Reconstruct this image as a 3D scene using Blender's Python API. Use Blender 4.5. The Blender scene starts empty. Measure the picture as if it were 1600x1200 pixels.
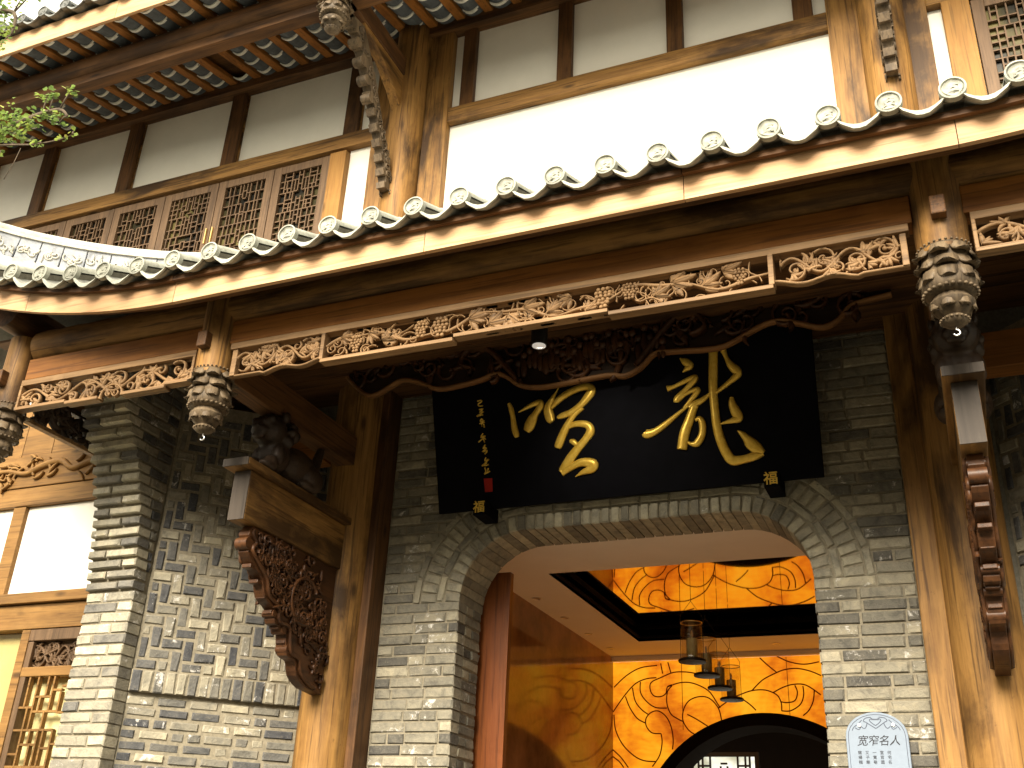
import bpy, math, random
from mathutils import Vector, Matrix
random.seed(7)
sc = bpy.context.scene
R = math.radians

# ------------------------------------------------------------------ camera
cam_d = bpy.data.cameras.new('camera')
cam = bpy.data.objects.new('camera', cam_d)
sc.collection.objects.link(cam)
cam_d.sensor_width = 36.0
cam_d.lens = 36.0 * 1632.14 / 1600.0
cam_d.clip_end = 500
_p, _r, _y = 0.451127704, 0.0484577, 0.4179187
_f = Vector((-math.sin(_y) * math.cos(_p), math.cos(_y) * math.cos(_p), math.sin(_p)))
_rt = Vector((math.cos(_y), math.sin(_y), 0))
_up = _rt.cross(_f)
_x = _rt * math.cos(_r) + _up * math.sin(_r)
_u = -_rt * math.sin(_r) + _up * math.cos(_r)
M = Matrix((_x, _u, -_f)).transposed().to_4x4()
M.translation = (0, 0, 1.6)
cam.matrix_world = M
sc.camera = cam

# ------------------------------------------------------------------ world, sun, exposure
SUN_EL, SUN_AZ = 33.0, 0.0          # degrees; azimuth measured from straight in front of the gate towards the left
wd = bpy.data.worlds.new('World')
sc.world = wd
wd.use_nodes = True
nt = wd.node_tree
nt.nodes.clear()
sky = nt.nodes.new('ShaderNodeTexSky')
sky.sky_type = 'NISHITA'
sky.sun_disc = False
sky.sun_elevation = R(SUN_EL)
sky.sun_rotation = R(180 + SUN_AZ)
sky.air_density = 1.0
sky.dust_density = 6.0
sky.ozone_density = 0.6
bg = nt.nodes.new('ShaderNodeBackground')
bg.inputs['Strength'].default_value = 0.135
wo = nt.nodes.new('ShaderNodeOutputWorld')
# thin overcast: an even white cloud veil over the clear-sky model
veil = nt.nodes.new('ShaderNodeMix'); veil.data_type = 'RGBA'; veil.blend_type = 'MIX'
veil.inputs[0].default_value = 0.85
veil.inputs[7].default_value = (7.4, 6.9, 5.5, 1)
nt.links.new(sky.outputs[0], veil.inputs[6])
nt.links.new(veil.outputs[2], bg.inputs[0])
nt.links.new(bg.outputs[0], wo.inputs[0])

sd = bpy.data.lights.new('sun', 'SUN')
sd.energy = 4.2
sd.angle = R(30)
sd.color = (1.0, 0.90, 0.74)
sun = bpy.data.objects.new('sun', sd)
sc.collection.objects.link(sun)
_d = Vector((math.sin(R(SUN_AZ)) * math.cos(R(SUN_EL)), math.cos(R(SUN_AZ)) * math.cos(R(SUN_EL)), -math.sin(R(SUN_EL))))
sun.rotation_euler = _d.to_track_quat('-Z', 'Y').to_euler()
sun.location = (-4, -12, 18)

vs = sc.view_settings
vs.view_transform = 'Standard'
vs.look = 'None'
vs.exposure = 1.34
vs.gamma = 1.0
vs.use_curve_mapping = False
sc.cycles.max_bounces = 6
sc.cycles.diffuse_bounces = 3
sc.cycles.glossy_bounces = 3
sc.cycles.transmission_bounces = 4
sc.cycles.caustics_reflective = False
sc.cycles.caustics_refractive = False

# ------------------------------------------------------------------ materials
MATS = {}
def new_mat(name):
    m = bpy.data.materials.new(name)
    m.use_nodes = True
    m.node_tree.nodes.clear()
    MATS[name] = m
    return m, m.node_tree

class N:
    """small node helper"""
    def __init__(s, t): s.t = t
    def n(s, kind, **kw):
        o = s.t.nodes.new('ShaderNode' + kind)
        for k, v in kw.items(): setattr(o, k, v)
        return o
    def l(s, a, b): s.t.links.new(a, b)
    def noise(s, vec, scale, detail=4, rough=0.55, dist=0.0):
        o = s.n('TexNoise'); o.inputs['Scale'].default_value = scale; o.inputs['Detail'].default_value = detail
        o.inputs['Roughness'].default_value = rough; o.inputs['Distortion'].default_value = dist
        if vec is not None: s.l(vec, o.inputs['Vector'])
        return o.outputs['Fac']
    def ramp(s, fac, stops, interp='LINEAR'):
        o = s.n('ValToRGB'); cr = o.color_ramp; cr.interpolation = interp
        while len(cr.elements) < len(stops): cr.elements.new(0.5)
        for e, (p, c) in zip(cr.elements, stops):
            e.position = p; e.color = (c[0], c[1], c[2], 1) if len(c) == 3 else c
        s.l(fac, o.inputs[0]); return o.outputs[0]
    def mix(s, fac, a, b, mode='MIX'):
        o = s.n('Mix', data_type='RGBA', blend_type=mode)
        for sock, v in ((o.inputs[0], fac), (o.inputs[6], a), (o.inputs[7], b)):
            if hasattr(v, 'is_output'): s.l(v, sock)
            elif isinstance(v, (int, float)): sock.default_value = v
            else: sock.default_value = (v[0], v[1], v[2], 1)
        return o.outputs[2]
    def math(s, op, a, b=None, clamp=False):
        o = s.n('Math', operation=op, use_clamp=clamp)
        for sock, v in ((o.inputs[0], a), (o.inputs[1], b)):
            if v is None: continue
            if hasattr(v, 'is_output'): s.l(v, sock)
            else: sock.default_value = v
        return o.outputs[0]
    def obj(s, scale=(1, 1, 1), rnd=0.0):
        tc = s.n('TexCoord'); mp = s.n('Mapping'); mp.inputs['Scale'].default_value = scale
        s.l(tc.outputs['Object'], mp.inputs['Vector'])
        if rnd:
            oi = s.n('ObjectInfo'); m = s.math('MULTIPLY', oi.outputs['Random'], rnd); s.l(m, mp.inputs['Location'])
        return mp.outputs[0]
    def out(s, col, rough=0.6, bump=None, bstr=0.3, bdist=0.01, metal=0.0, spec=0.3, emit=None, estr=0.0, trans=0.0):
        b = s.n('BsdfPrincipled')
        for k, v in (('Base Color', col), ('Roughness', rough), ('Metallic', metal)):
            if hasattr(v, 'is_output'): s.l(v, b.inputs[k])
            elif isinstance(v, (int, float)): b.inputs[k].default_value = v
            else: b.inputs[k].default_value = (v[0], v[1], v[2], 1)
        b.inputs['Specular IOR Level'].default_value = spec
        b.inputs['Transmission Weight'].default_value = trans
        if emit is not None:
            if hasattr(emit, 'is_output'): s.l(emit, b.inputs['Emission Color'])
            else: b.inputs['Emission Color'].default_value = (*emit, 1)
            b.inputs['Emission Strength'].default_value = estr
        if bump is not None:
            bm = s.n('Bump'); bm.inputs['Strength'].default_value = bstr; bm.inputs['Distance'].default_value = bdist
            s.l(bump, bm.inputs['Height']); s.l(bm.outputs[0], b.inputs['Normal'])
        o = s.n('OutputMaterial'); s.l(b.outputs[0], o.inputs[0])

def wood(name, light, dark, axis='X', grain=1.0, stain=0.5, rough=0.62, knots=True, bump=0.35):
    m, t = new_mat(name); k = N(t)
    f, c = 1.3 * grain, 26.0 * grain
    s = {'X': (f, c, c), 'Y': (c, f, c), 'Z': (c, c, f)}[axis]
    v = k.obj(s, 37.0)
    g1 = k.noise(v, 1.0, 8, 0.62, 0.6)
    g2 = k.noise(v, 4.0, 5, 0.6)
    g = k.math('ADD', k.math('MULTIPLY', g1, 0.7), k.math('MULTIPLY', g2, 0.3))
    col = k.ramp(g, [(0.30, dark), (0.52, [a * .55 + b * .45 for a, b in zip(light, dark)]), (0.72, light)])
    s2 = {'X': (0.5, 2.2, 2.2), 'Y': (2.2, 0.5, 2.2), 'Z': (2.2, 2.2, 0.6)}[axis]
    big = k.noise(k.obj(s2, 11.0), 1.8, 6, 0.6, 0.4)
    st = k.ramp(big, [(0.47, (0, 0, 0)), (0.63, (1, 1, 1))])
    stf = k.math('MULTIPLY', st, stain)
    col = k.mix(stf, col, [x * 0.22 for x in dark])
    wear = k.ramp(k.noise(k.obj((1, 1, 1), 5.0), 3.5, 5, 0.65), [(0.55, (0, 0, 0)), (0.75, (1, 1, 1))])
    col = k.mix(k.math('MULTIPLY', wear, 0.25), col, [min(1, x * 1.25 + .02) for x in light])
    s4 = {'X': (1.0, 34, 34), 'Y': (34, 1.0, 34), 'Z': (34, 34, 1.0)}[axis]
    cr = k.ramp(k.noise(k.obj(s4, 23.0), 1.6, 3, 0.5, 0.3), [(0.36, (1, 1, 1)), (0.43, (0, 0, 0))])
    col = k.mix(k.math('MULTIPLY', cr, 0.35 + 0.3 * stain), col, [x * 0.3 for x in dark])
    spots = k.ramp(k.noise(k.obj((1, 1, 1), 41.0), 26.0, 3, 0.7), [(0.66, (0, 0, 0)), (0.74, (1, 1, 1))])
    col = k.mix(k.math('MULTIPLY', spots, 0.4 * stain), col, [x * 0.35 for x in dark])
    if knots:
        s3 = {'X': (1.1, 3.2, 3.2), 'Y': (3.2, 1.1, 3.2), 'Z': (3.2, 3.2, 1.1)}[axis]
        vo = k.n('TexVoronoi'); vo.inputs['Scale'].default_value = 1.5; k.l(k.obj(s3, 3.0), vo.inputs['Vector'])
        kn = k.ramp(vo.outputs['Distance'], [(0.05, (1, 1, 1)), (0.13, (0, 0, 0))])
        col = k.mix(k.math('MULTIPLY', kn, 0.75), col, [x * 0.18 for x in dark])
    k.out(col, rough, g, bump, 0.006)
    return m

for ax in 'XYZ':
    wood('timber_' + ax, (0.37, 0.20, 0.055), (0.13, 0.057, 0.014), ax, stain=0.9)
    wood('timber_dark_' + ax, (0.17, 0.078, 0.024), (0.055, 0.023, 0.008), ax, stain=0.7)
    wood('timber_red_' + ax, (0.35, 0.145, 0.03), (0.18, 0.063, 0.012), ax, stain=0.35)
wood('fascia_pine', (0.66, 0.44, 0.25), (0.50, 0.27, 0.12), 'X', stain=0.28, bump=0.25)
wood('window_frame_wood', (0.19, 0.115, 0.06), (0.08, 0.045, 0.022), 'Z', stain=0.3, knots=False)
wood('window_post_wood', (0.36, 0.19, 0.042), (0.21, 0.092, 0.017), 'Z', stain=0.2)
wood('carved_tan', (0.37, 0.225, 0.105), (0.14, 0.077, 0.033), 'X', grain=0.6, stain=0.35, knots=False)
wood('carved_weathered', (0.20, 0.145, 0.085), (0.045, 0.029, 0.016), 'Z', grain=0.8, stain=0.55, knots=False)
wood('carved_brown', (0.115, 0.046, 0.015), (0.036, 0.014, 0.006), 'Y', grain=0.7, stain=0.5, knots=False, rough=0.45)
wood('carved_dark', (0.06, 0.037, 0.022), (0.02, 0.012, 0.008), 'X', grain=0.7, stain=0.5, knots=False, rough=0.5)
wood('door_red', (0.27, 0.085, 0.022), (0.13, 0.035, 0.01), 'Z', grain=0.7, stain=0.3, rough=0.35)
wood('carved_edge', (0.30, 0.15, 0.05), (0.12, 0.05, 0.016), 'X', grain=0.7, stain=0.3, knots=False)
wood('brace_wood', (0.19, 0.135, 0.08), (0.05, 0.034, 0.02), 'Z', grain=0.8, stain=0.55, knots=False)
wood('endgrain_grey', (0.075, 0.058, 0.044), (0.03, 0.022, 0.016), 'Z', grain=0.4, stain=0.3, knots=False)
wood('house_timber', (0.32, 0.175, 0.05), (0.16, 0.075, 0.019), 'X', stain=0.35)

def brick_mat(name, stops, mott=0.62, white=0.5):
    m, t = new_mat(name); k = N(t)
    oi = k.n('ObjectInfo')
    v = k.obj((1, 1, 1), 60.0)
    base = k.ramp(oi.outputs['Random'], stops)
    n1 = k.noise(v, 11.0, 6, 0.7, 0.6)
    n2 = k.noise(v, 60.0, 4, 0.65)
    mo = k.ramp(n1, [(0.34, (0.36, 0.37, 0.41)), (0.46, (0.80, 0.80, 0.80)), (0.55, (1.0, 0.99, 0.97)), (0.70, (1.4, 1.33, 1.2))])
    col = k.mix(mott, base, mo, 'MULTIPLY')
    col = k.mix(k.math('MULTIPLY', k.ramp(n2, [(0.55, (0, 0, 0)), (0.72, (1, 1, 1))]), 0.35), col, (0.33, 0.3, 0.23))
    r2 = k.math('FRACT', k.math('MULTIPLY', oi.outputs['Random'], 17.31))
    gate = k.math('GREATER_THAN', r2, 1 - 0.26 * white * 2)
    pw = k.ramp(k.noise(v, 13.0, 6, 0.75, 0.5), [(0.56, (0, 0, 0)), (0.64, (1, 1, 1))])
    col = k.mix(k.math('MULTIPLY', k.math('MULTIPLY', pw, gate), 0.85), col, (0.72, 0.70, 0.66))
    k.out(col, 0.88, k.math('ADD', n1, n2), 0.8, 0.008, spec=0.15)
    return m
GREY = [(0.0, (0.07, 0.073, 0.082)), (0.3, (0.125, 0.124, 0.12)), (0.55, (0.20, 0.19, 0.16)), (0.75, (0.30, 0.276, 0.215)), (1.0, (0.42, 0.385, 0.29))]
brick_mat('brick_gate', [(0.0, (0.105, 0.10, 0.09)), (0.2, (0.18, 0.17, 0.14)), (0.55, (0.27, 0.25, 0.195)), (1.0, (0.40, 0.365, 0.275))], white=0.5)
brick_mat('brick_arch', [(0.0, (0.17, 0.16, 0.13)), (0.25, (0.27, 0.25, 0.195)), (1.0, (0.40, 0.37, 0.28))], white=0.08)
brick_mat('brick_pier', [(0.0, (0.16, 0.155, 0.145)), (0.25, (0.28, 0.26, 0.21)), (0.6, (0.40, 0.37, 0.285)), (1.0, (0.52, 0.48, 0.37))], white=0.5)
brick_mat('brick_splay', GREY, mott=0.65, white=0.7)

def simple(name, col, rough=0.7, nscale=6.0, amt=0.15, bump=0.15, metal=0.0, spec=0.3, bd=0.004):
    m, t = new_mat(name); k = N(t)
    n = k.noise(k.obj((1, 1, 1), 20.0), nscale, 6, 0.65)
    c = k.ramp(n, [(0.3, [max(0, x * (1 - amt)) for x in col]), (0.7, [min(1, x * (1 + amt)) for x in col])])
    k.out(c, rough, n, bump, bd, metal, spec)
    return m
simple('mortar', (0.25, 0.22, 0.16), 0.95, 40, 0.3, 0.5)
simple('mortar_dark', (0.13, 0.12, 0.095), 0.95, 40, 0.3, 0.5)
simple('plaster', (0.85, 0.825, 0.745), 0.9, 2.2, 0.045, 0.12)
simple('ceiling_white', (0.84, 0.81, 0.75), 0.8, 3, 0.03, 0.05)
simple('board_black', (0.0035, 0.0035, 0.0055), 0.7, 8, 0.3, 0.1, spec=0.06)
simple('seal_red', (0.36, 0.012, 0.006), 0.6)
simple('ink', (0.015, 0.015, 0.02), 0.6)
simple('stone_plaque', (0.21, 0.26, 0.335), 0.45, 30, 0.05, 0.05)
simple('plaque_line', (0.10, 0.12, 0.16), 0.6)
simple('steel', (0.75, 0.75, 0.75), 0.3, metal=1.0)
simple('brass', (0.8, 0.6, 0.25), 0.35, metal=1.0)
simple('lamp_black', (0.012, 0.011, 0.01), 0.4)
simple('candle_wax', (0.62, 0.50, 0.22), 0.5)
simple('pan_tile_grey', (0.085, 0.095, 0.105), 0.85, 12, 0.3, 0.3)
simple('lime', (0.70, 0.69, 0.64), 0.9, 25, 0.15, 0.2)
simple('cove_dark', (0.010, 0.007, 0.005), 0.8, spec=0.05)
simple('bark', (0.10, 0.075, 0.05), 0.9, 18, 0.4, 0.8, bd=0.02)
simple('ground_stone', (0.22, 0.205, 0.17), 0.9, 3, 0.25, 0.3)
simple('interior_marble', (0.30, 0.15, 0.055), 0.09, 1.3, 0.6, 0.015, spec=0.5)
simple('backing_ochre', (0.62, 0.55, 0.27), 0.8, 1.5, 0.2, 0.02)
simple('pattern_line', (0.22, 0.03, 0.006), 0.6)
simple('blue_lotus', (0.03, 0.035, 0.03), 0.5)

def tile_mat(name, col, moss):
    m, t = new_mat(name); k = N(t)
    v = k.obj((1, 1, 1), 9.0)
    n1 = k.noise(v, 9, 6, 0.7); n2 = k.noise(v, 45, 4, 0.6)
    c = k.ramp(n1, [(0.3, [x * .62 for x in col]), (0.5, col), (0.72, [min(1, x * 1.25) for x in col])])
    c = k.mix(k.math('MULTIPLY', k.ramp(n2, [(0.5, (0, 0, 0)), (0.7, (1, 1, 1))]), 0.3), c, moss)
    k.out(c, 0.85, k.math('ADD', n1, n2), 0.4, 0.005, spec=0.2)
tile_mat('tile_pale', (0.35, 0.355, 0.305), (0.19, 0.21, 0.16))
tile_mat('tile_mid', (0.29, 0.29, 0.26), (0.18, 0.19, 0.15))  # darker than the tile ends: shade under the pans put into the colour
tile_mat('tile_shade', (0.16, 0.165, 0.16), (0.10, 0.11, 0.09))  # darkest tile copy, shade of tiles seen from below put into its colour
tile_mat('ridge_stone', (0.55, 0.53, 0.47), (0.32, 0.32, 0.27))
tile_mat('ridge_panel_blue', (0.34, 0.36, 0.40), (0.46, 0.42, 0.32))

m, t = new_mat('gold'); k = N(t)
n = k.noise(k.obj(), 30, 4, 0.6)
k.out(k.ramp(n, [(0.3, (0.74, 0.45, 0.05)), (0.7, (0.92, 0.64, 0.12))]), 0.36, n, 0.2, 0.002, 0.35)

m, t = new_mat('pane'); k = N(t)
n = k.noise(k.obj((1, 1, 1), 7.0), 1.6, 3)
k.out(k.ramp(n, [(0.38, (0.010, 0.009, 0.007)), (0.48, (0.04, 0.034, 0.014)), (0.6, (0.15, 0.125, 0.045))]), 0.35, spec=0.12)

m, t = new_mat('mirror_ceiling'); k = N(t)
k.out((0.75, 0.6, 0.42), 0.03, metal=1.0)

m, t = new_mat('clear_glass'); k = N(t)
b = k.n('BsdfTransparent'); b.inputs[0].default_value = (0.97, 0.95, 0.90, 1)
g = k.n('BsdfGlossy'); g.inputs['Roughness'].default_value = 0.05
mx = k.n('MixShader'); mx.inputs[0].default_value = 0.06; k.l(b.outputs[0], mx.inputs[1]); k.l(g.outputs[0], mx.inputs[2])
o = k.n('OutputMaterial'); k.l(mx.outputs[0], o.inputs[0])

# backlit onyx: gives off light of its own
m, t = new_mat('backlit_onyx'); k = N(t)
v = k.obj((1, 1, 1))
n1 = k.noise(v, 1.1, 4, 0.6, 0.8); n2 = k.noise(k.obj((6, 1, 30)), 1.0, 5, 0.65); n3 = k.noise(v, 3.5, 6, 0.7, 1.0)
s = k.math('ADD', k.math('MULTIPLY', n1, 0.62), k.math('ADD', k.math('MULTIPLY', n2, 0.14), k.math('MULTIPLY', n3, 0.24)))
c = k.ramp(s, [(0.38, (0.42, 0.075, 0.004)), (0.46, (0.74, 0.19, 0.007)), (0.54, (0.95, 0.34, 0.010)), (0.68, (1.0, 0.52, 0.025))])
k.out((0.25, 0.1, 0.02), 0.3, emit=c, estr=0.44)

m, t = new_mat('daylight_screen'); k = N(t)
n = k.noise(k.obj(), 3.0, 3)
k.out((0.5, 0.5, 0.45), 0.5, emit=k.ramp(n, [(0.35, (0.25, 0.27, 0.2)), (0.65, (0.9, 0.92, 0.8))]), estr=0.75)

m, t = new_mat('lamp_lens'); k = N(t)
k.out((0.8, 0.8, 0.8), 0.2, emit=(1, 0.97, 0.9), estr=0.12)

m, t = new_mat('leaf_green'); k = N(t)
tc = k.n('TexCoord')
n = k.noise(tc.outputs['Object'], 9.0, 3)
col = k.ramp(n, [(0.3, (0.10, 0.17, 0.04)), (0.48, (0.22, 0.32, 0.09)), (0.62, (0.36, 0.45, 0.09)), (0.74, (0.50, 0.36, 0.08))])
p = k.n('BsdfPrincipled'); k.l(col, p.inputs['Base Color']); p.inputs['Roughness'].default_value = 0.55
tr = k.n('BsdfTranslucent'); k.l(col, tr.inputs[0])
mx = k.n('MixShader'); mx.inputs[0].default_value = 0.4
k.l(p.outputs[0], mx.inputs[1]); k.l(tr.outputs[0], mx.inputs[2])
o = k.n('OutputMaterial'); k.l(mx.outputs[0], o.inputs[0])

# ------------------------------------------------------------------ mesh helpers
WLOC = {}
def link(o, parent=None, wloc=(0, 0, 0)):
    sc.collection.objects.link(o)
    w = Vector(wloc)
    if parent is not None:
        o.parent = parent
        o.location = w - WLOC[parent.name]
    else:
        o.location = w
    WLOC[o.name] = w
    return o
def thing(name, label, cat, loc=(0, 0, 0), group=None, kind=None):
    o = bpy.data.objects.new(name, None)
    o.empty_display_size = 0.1
    link(o, None, loc)
    return tag(o, label, cat, group, kind)
def tag(o, label=None, cat=None, group=None, kind=None):
    if label: o['label'] = label
    if cat: o['category'] = cat
    if group: o['group'] = group
    if kind: o['kind'] = kind
    return o

class MB:
    def __init__(s): s.v = []; s.f = []
    def add(s, vs, fs):
        b = len(s.v); s.v += [tuple(x) for x in vs]; s.f += [tuple(i + b for i in f) for f in fs]; return s
    def box(s, x0, x1, y0, y1, z0, z1):
        v = [(x, y, z) for x in (x0, x1) for y in (y0, y1) for z in (z0, z1)]
        return s.add(v, [(0, 1, 3, 2), (4, 6, 7, 5), (0, 4, 5, 1), (2, 3, 7, 6), (0, 2, 6, 4), (1, 5, 7, 3)])
    def beam(s, a, b, w, h, up=(0, 0, 1)):
        """rectangular bar from a to b, w across, h along up"""
        a, b = Vector(a), Vector(b); d = (b - a).normalized(); up = Vector(up)
        sd = d.cross(up).normalized(); u2 = sd.cross(d).normalized()
        v = []
        for p in (a, b):
            for i, j in ((-1, -1), (1, -1), (1, 1), (-1, 1)): v.append(p + sd * (i * w / 2) + u2 * (j * h / 2))
        return s.add(v, [(3, 2, 1, 0), (4, 5, 6, 7), (0, 1, 5, 4), (1, 2, 6, 5), (2, 3, 7, 6), (3, 0, 4, 7)])
    def prism(s, poly, O, A, B, Nn, d):
        """polygon in (a,b) on frame O,A,B extruded d along Nn"""
        O, A, B, Nn = Vector(O), Vector(A), Vector(B), Vector(Nn); n = len(poly)
        p0 = [O + A * a + B * b for a, b in poly]
        v = p0 + [p + Nn * d for p in p0]
        f = [tuple(range(n - 1, -1, -1)), tuple(range(n, 2 * n))] + [(i, (i + 1) % n, n + (i + 1) % n, n + i) for i in range(n)]
        return s.add(v, f)
    def tube(s, pts, rad, n=8, flat=None, cap=True):
        pts = [Vector(p) for p in pts]; m = len(pts)
        if not hasattr(rad, '__len__'): rad = [rad] * m
        base = len(s.v); prev = None
        for i, p in enumerate(pts):
            d = (pts[min(i + 1, m - 1)] - pts[max(i - 1, 0)]).normalized()
            if prev is None:
                ref = Vector((0, 0, 1)) if abs(d.z) < 0.9 else Vector((0, 1, 0))
                a = d.cross(ref).normalized()
            else:
                a = (prev - d * prev.dot(d)).normalized()
            prev = a; b = d.cross(a)
            for j in range(n):
                t_ = 2 * math.pi * j / n
                s.v.append(tuple(p + (a * math.cos(t_) + b * math.sin(t_)) * rad[i]))
        for i in range(m - 1):
            for j in range(n):
                s.f.append((base + i * n + j, base + i * n + (j + 1) % n, base + (i + 1) * n + (j + 1) % n, base + (i + 1) * n + j))
        if cap:
            s.f.append(tuple(base + j for j in range(n - 1, -1, -1))); s.f.append(tuple(base + (m - 1) * n + j for j in range(n)))
        return s
    def lathe(s, prof, c, n=24):
        """profile [(r,z)] around vertical axis at c"""
        base = len(s.v); cx, cy, cz = c
        for r, z in prof:
            for j in range(n):
                t_ = 2 * math.pi * j / n; s.v.append((cx + r * math.cos(t_), cy + r * math.sin(t_), cz + z))
        m = len(prof)
        for i in range(m - 1):
            for j in range(n):
                s.f.append((base + i * n + j, base + i * n + (j + 1) % n, base + (i + 1) * n + (j + 1) % n, base + (i + 1) * n + j))
        s.f.append(tuple(base + j for j in range(n - 1, -1, -1))); s.f.append(tuple(base + (m - 1) * n + j for j in range(n)))
        return s
    def ball(s, c, r, sc3=(1, 1, 1), n=8, m=6):
        base = len(s.v); c = Vector(c)
        s.v.append(tuple(c + Vector((0, 0, r * sc3[2]))))
        for i in range(1, m):
            ph = math.pi * i / m
            for j in range(n):
                th = 2 * math.pi * j / n
                s.v.append((c.x + r * sc3[0] * math.sin(ph) * math.cos(th), c.y + r * sc3[1] * math.sin(ph) * math.sin(th), c.z + r * sc3[2] * math.cos(ph)))
        s.v.append(tuple(c - Vector((0, 0, r * sc3[2])))); last = len(s.v) - 1
        for j in range(n): s.f.append((base, base + 1 + j, base + 1 + (j + 1) % n))
        for i in range(m - 2):
            for j in range(n):
                a = base + 1 + i * n
                s.f.append((a + j, a + n + j, a + n + (j + 1) % n, a + (j + 1) % n))
        a = base + 1 + (m - 2) * n
        for j in range(n): s.f.append((a + j, last, a + (j + 1) % n))
        return s
    def ribbon(s, pts, frame, height, base=0.0, k=5, hmul=None):
        """raised rounded stroke: pts (a,b,width) on frame (O,A,B,N)"""
        O, A, B, Nn = [Vector(x) for x in frame]; m = len(pts); b0 = len(s.v)
        for i, (a, b, w) in enumerate(pts):
            p, q = pts[max(i - 1, 0)], pts[min(i + 1, m - 1)]
            dx, dy = q[0] - p[0], q[1] - p[1]; L = math.hypot(dx, dy) or 1
            nx, ny = -dy / L, dx / L
            h = height * (hmul(w) if hmul else 1)
            for j in range(k):
                t_ = math.pi * j / (k - 1)
                o = math.cos(t_) * w / 2
                s.v.append(tuple(O + A * (a + nx * o) + B * (b + ny * o) + Nn * (base + h * math.sin(t_))))
        for i in range(m - 1):
            for j in range(k - 1):
                x = b0 + i * k + j
                s.f.append((x, x + 1, x + k + 1, x + k))
            s.f.append((b0 + i * k + k - 1, b0 + i * k, b0 + (i + 1) * k, b0 + (i + 1) * k + k - 1))
        s.f.append(tuple(b0 + j for j in range(k))); s.f.append(tuple(b0 + (m - 1) * k + j for j in range(k - 1, -1, -1)))
        return s
    def mesh(s, name, smooth=False):
        me = bpy.data.meshes.new(name); me.from_pydata(s.v, [], s.f)
        if smooth:
            me.polygons.foreach_set('use_smooth', [True] * len(me.polygons))
        me.validate(); me.update(); return me
    def build(s, name, mat, parent=None, smooth=False, bevel=0.0, wloc=(0, 0, 0), auto=None):
        me = s.mesh(name, smooth)
        me.materials.append(MATS[mat])
        o = bpy.data.objects.new(name, me)
        if tuple(wloc) != (0, 0, 0):
            me.transform(Matrix.Translation(-Vector(wloc)))
        link(o, parent, wloc)
        if bevel:
            b = o.modifiers.new('bevel', 'BEVEL'); b.width = bevel; b.segments = 2; b.limit_method = 'ANGLE'; b.angle_limit = R(40)
        if auto:
            me.polygons.foreach_set('use_smooth', [True] * len(me.polygons))
            md = o.modifiers.new('edges', 'EDGE_SPLIT'); md.split_angle = R(auto)
        return o

def smooth_path(pts, n=4):
    """Catmull-Rom through tuples of any length"""
    out = []; m = len(pts)
    for i in range(m - 1):
        p0, p1, p2, p3 = pts[max(i - 1, 0)], pts[i], pts[i + 1], pts[min(i + 2, m - 1)]
        for s_ in range(n):
            u_ = s_ / n
            out.append(tuple(0.5 * (2 * b + (c - a) * u_ + (2 * a - 5 * b + 4 * c - d) * u_ * u_ + (3 * b - a - 3 * c + d) * u_ ** 3) for a, b, c, d in zip(p0, p1, p2, p3)))
    out.append(tuple(pts[-1])); return out

def spiral(c, r0, r1, a0, a1, w0, w1, n=14):
    return [(c[0] + (r0 + (r1 - r0) * i / n) * math.cos(a0 + (a1 - a0) * i / n), c[1] + (r0 + (r1 - r0) * i / n) * math.sin(a0 + (a1 - a0) * i / n), w0 + (w1 - w0) * i / n) for i in range(n + 1)]
def leaf_path(p, ang, L, w, bend=0.0, n=6):
    out = []; x, y, a = p[0], p[1], ang
    for i in range(n + 1):
        t_ = i / n
        out.append((x, y, max(0.002, w * math.sin(math.pi * min(1, t_ * 0.9 + 0.08)) ** 0.8)))
        x += math.cos(a) * L / n; y += math.sin(a) * L / n; a += bend / n
    return out

BRICKS = {}
def brick_mesh(l, h, d, mat, var):
    """brick centred on its front face: x along, z up, y into the wall"""
    key = (round(l, 3), round(h, 3), round(d, 3), mat, var)
    if key in BRICKS: return BRICKS[key]
    rg = random.Random(hash(key) & 0xffff)
    j = lambda s: rg.uniform(-s, s)
    hx, hz, c = l / 2, h / 2, 0.0075
    cs = [(-1, -1), (1, -1), (1, 1), (-1, 1)]
    f0 = [(sx * (hx - c * rg.uniform(.5, 2.2)), j(.003), sz * (hz - c * rg.uniform(.5, 1.5))) for sx, sz in cs]
    f1 = [(sx * (hx - rg.uniform(0, .003)), c * rg.uniform(.8, 1.6), sz * (hz - rg.uniform(0, .003))) for sx, sz in cs]
    f2 = [(sx * hx, d, sz * hz) for sx, sz in cs]
    v = f0 + f1 + f2
    f = [(0, 1, 2, 3)] + [(i + 4, (i + 1) % 4 + 4, (i + 1) % 4, i) for i in range(4)] + [(i + 8, (i + 1) % 4 + 8, (i + 1) % 4 + 4, i + 4) for i in range(4)]
    me = bpy.data.meshes.new('brick'); me.from_pydata(v, [], f); me.materials.append(MATS[mat]); me.update()
    BRICKS[key] = me
    return me
def brick(parent, loc, l, h, d, mat, rotz=0.0, roty=0.0, jit=1.0, name='brick'):
    o = bpy.data.objects.new(name, brick_mesh(l, h, d, mat, random.randrange(5)))
    p = Vector(loc)
    nrm = Vector((math.sin(rotz), -math.cos(rotz), 0))
    link(o, parent, p + nrm * random.uniform(-.0025, .003) * jit)
    o.rotation_euler = (random.uniform(-.006, .006) * jit, roty + random.uniform(-.006, .006) * jit, rotz)
    return o
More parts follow.
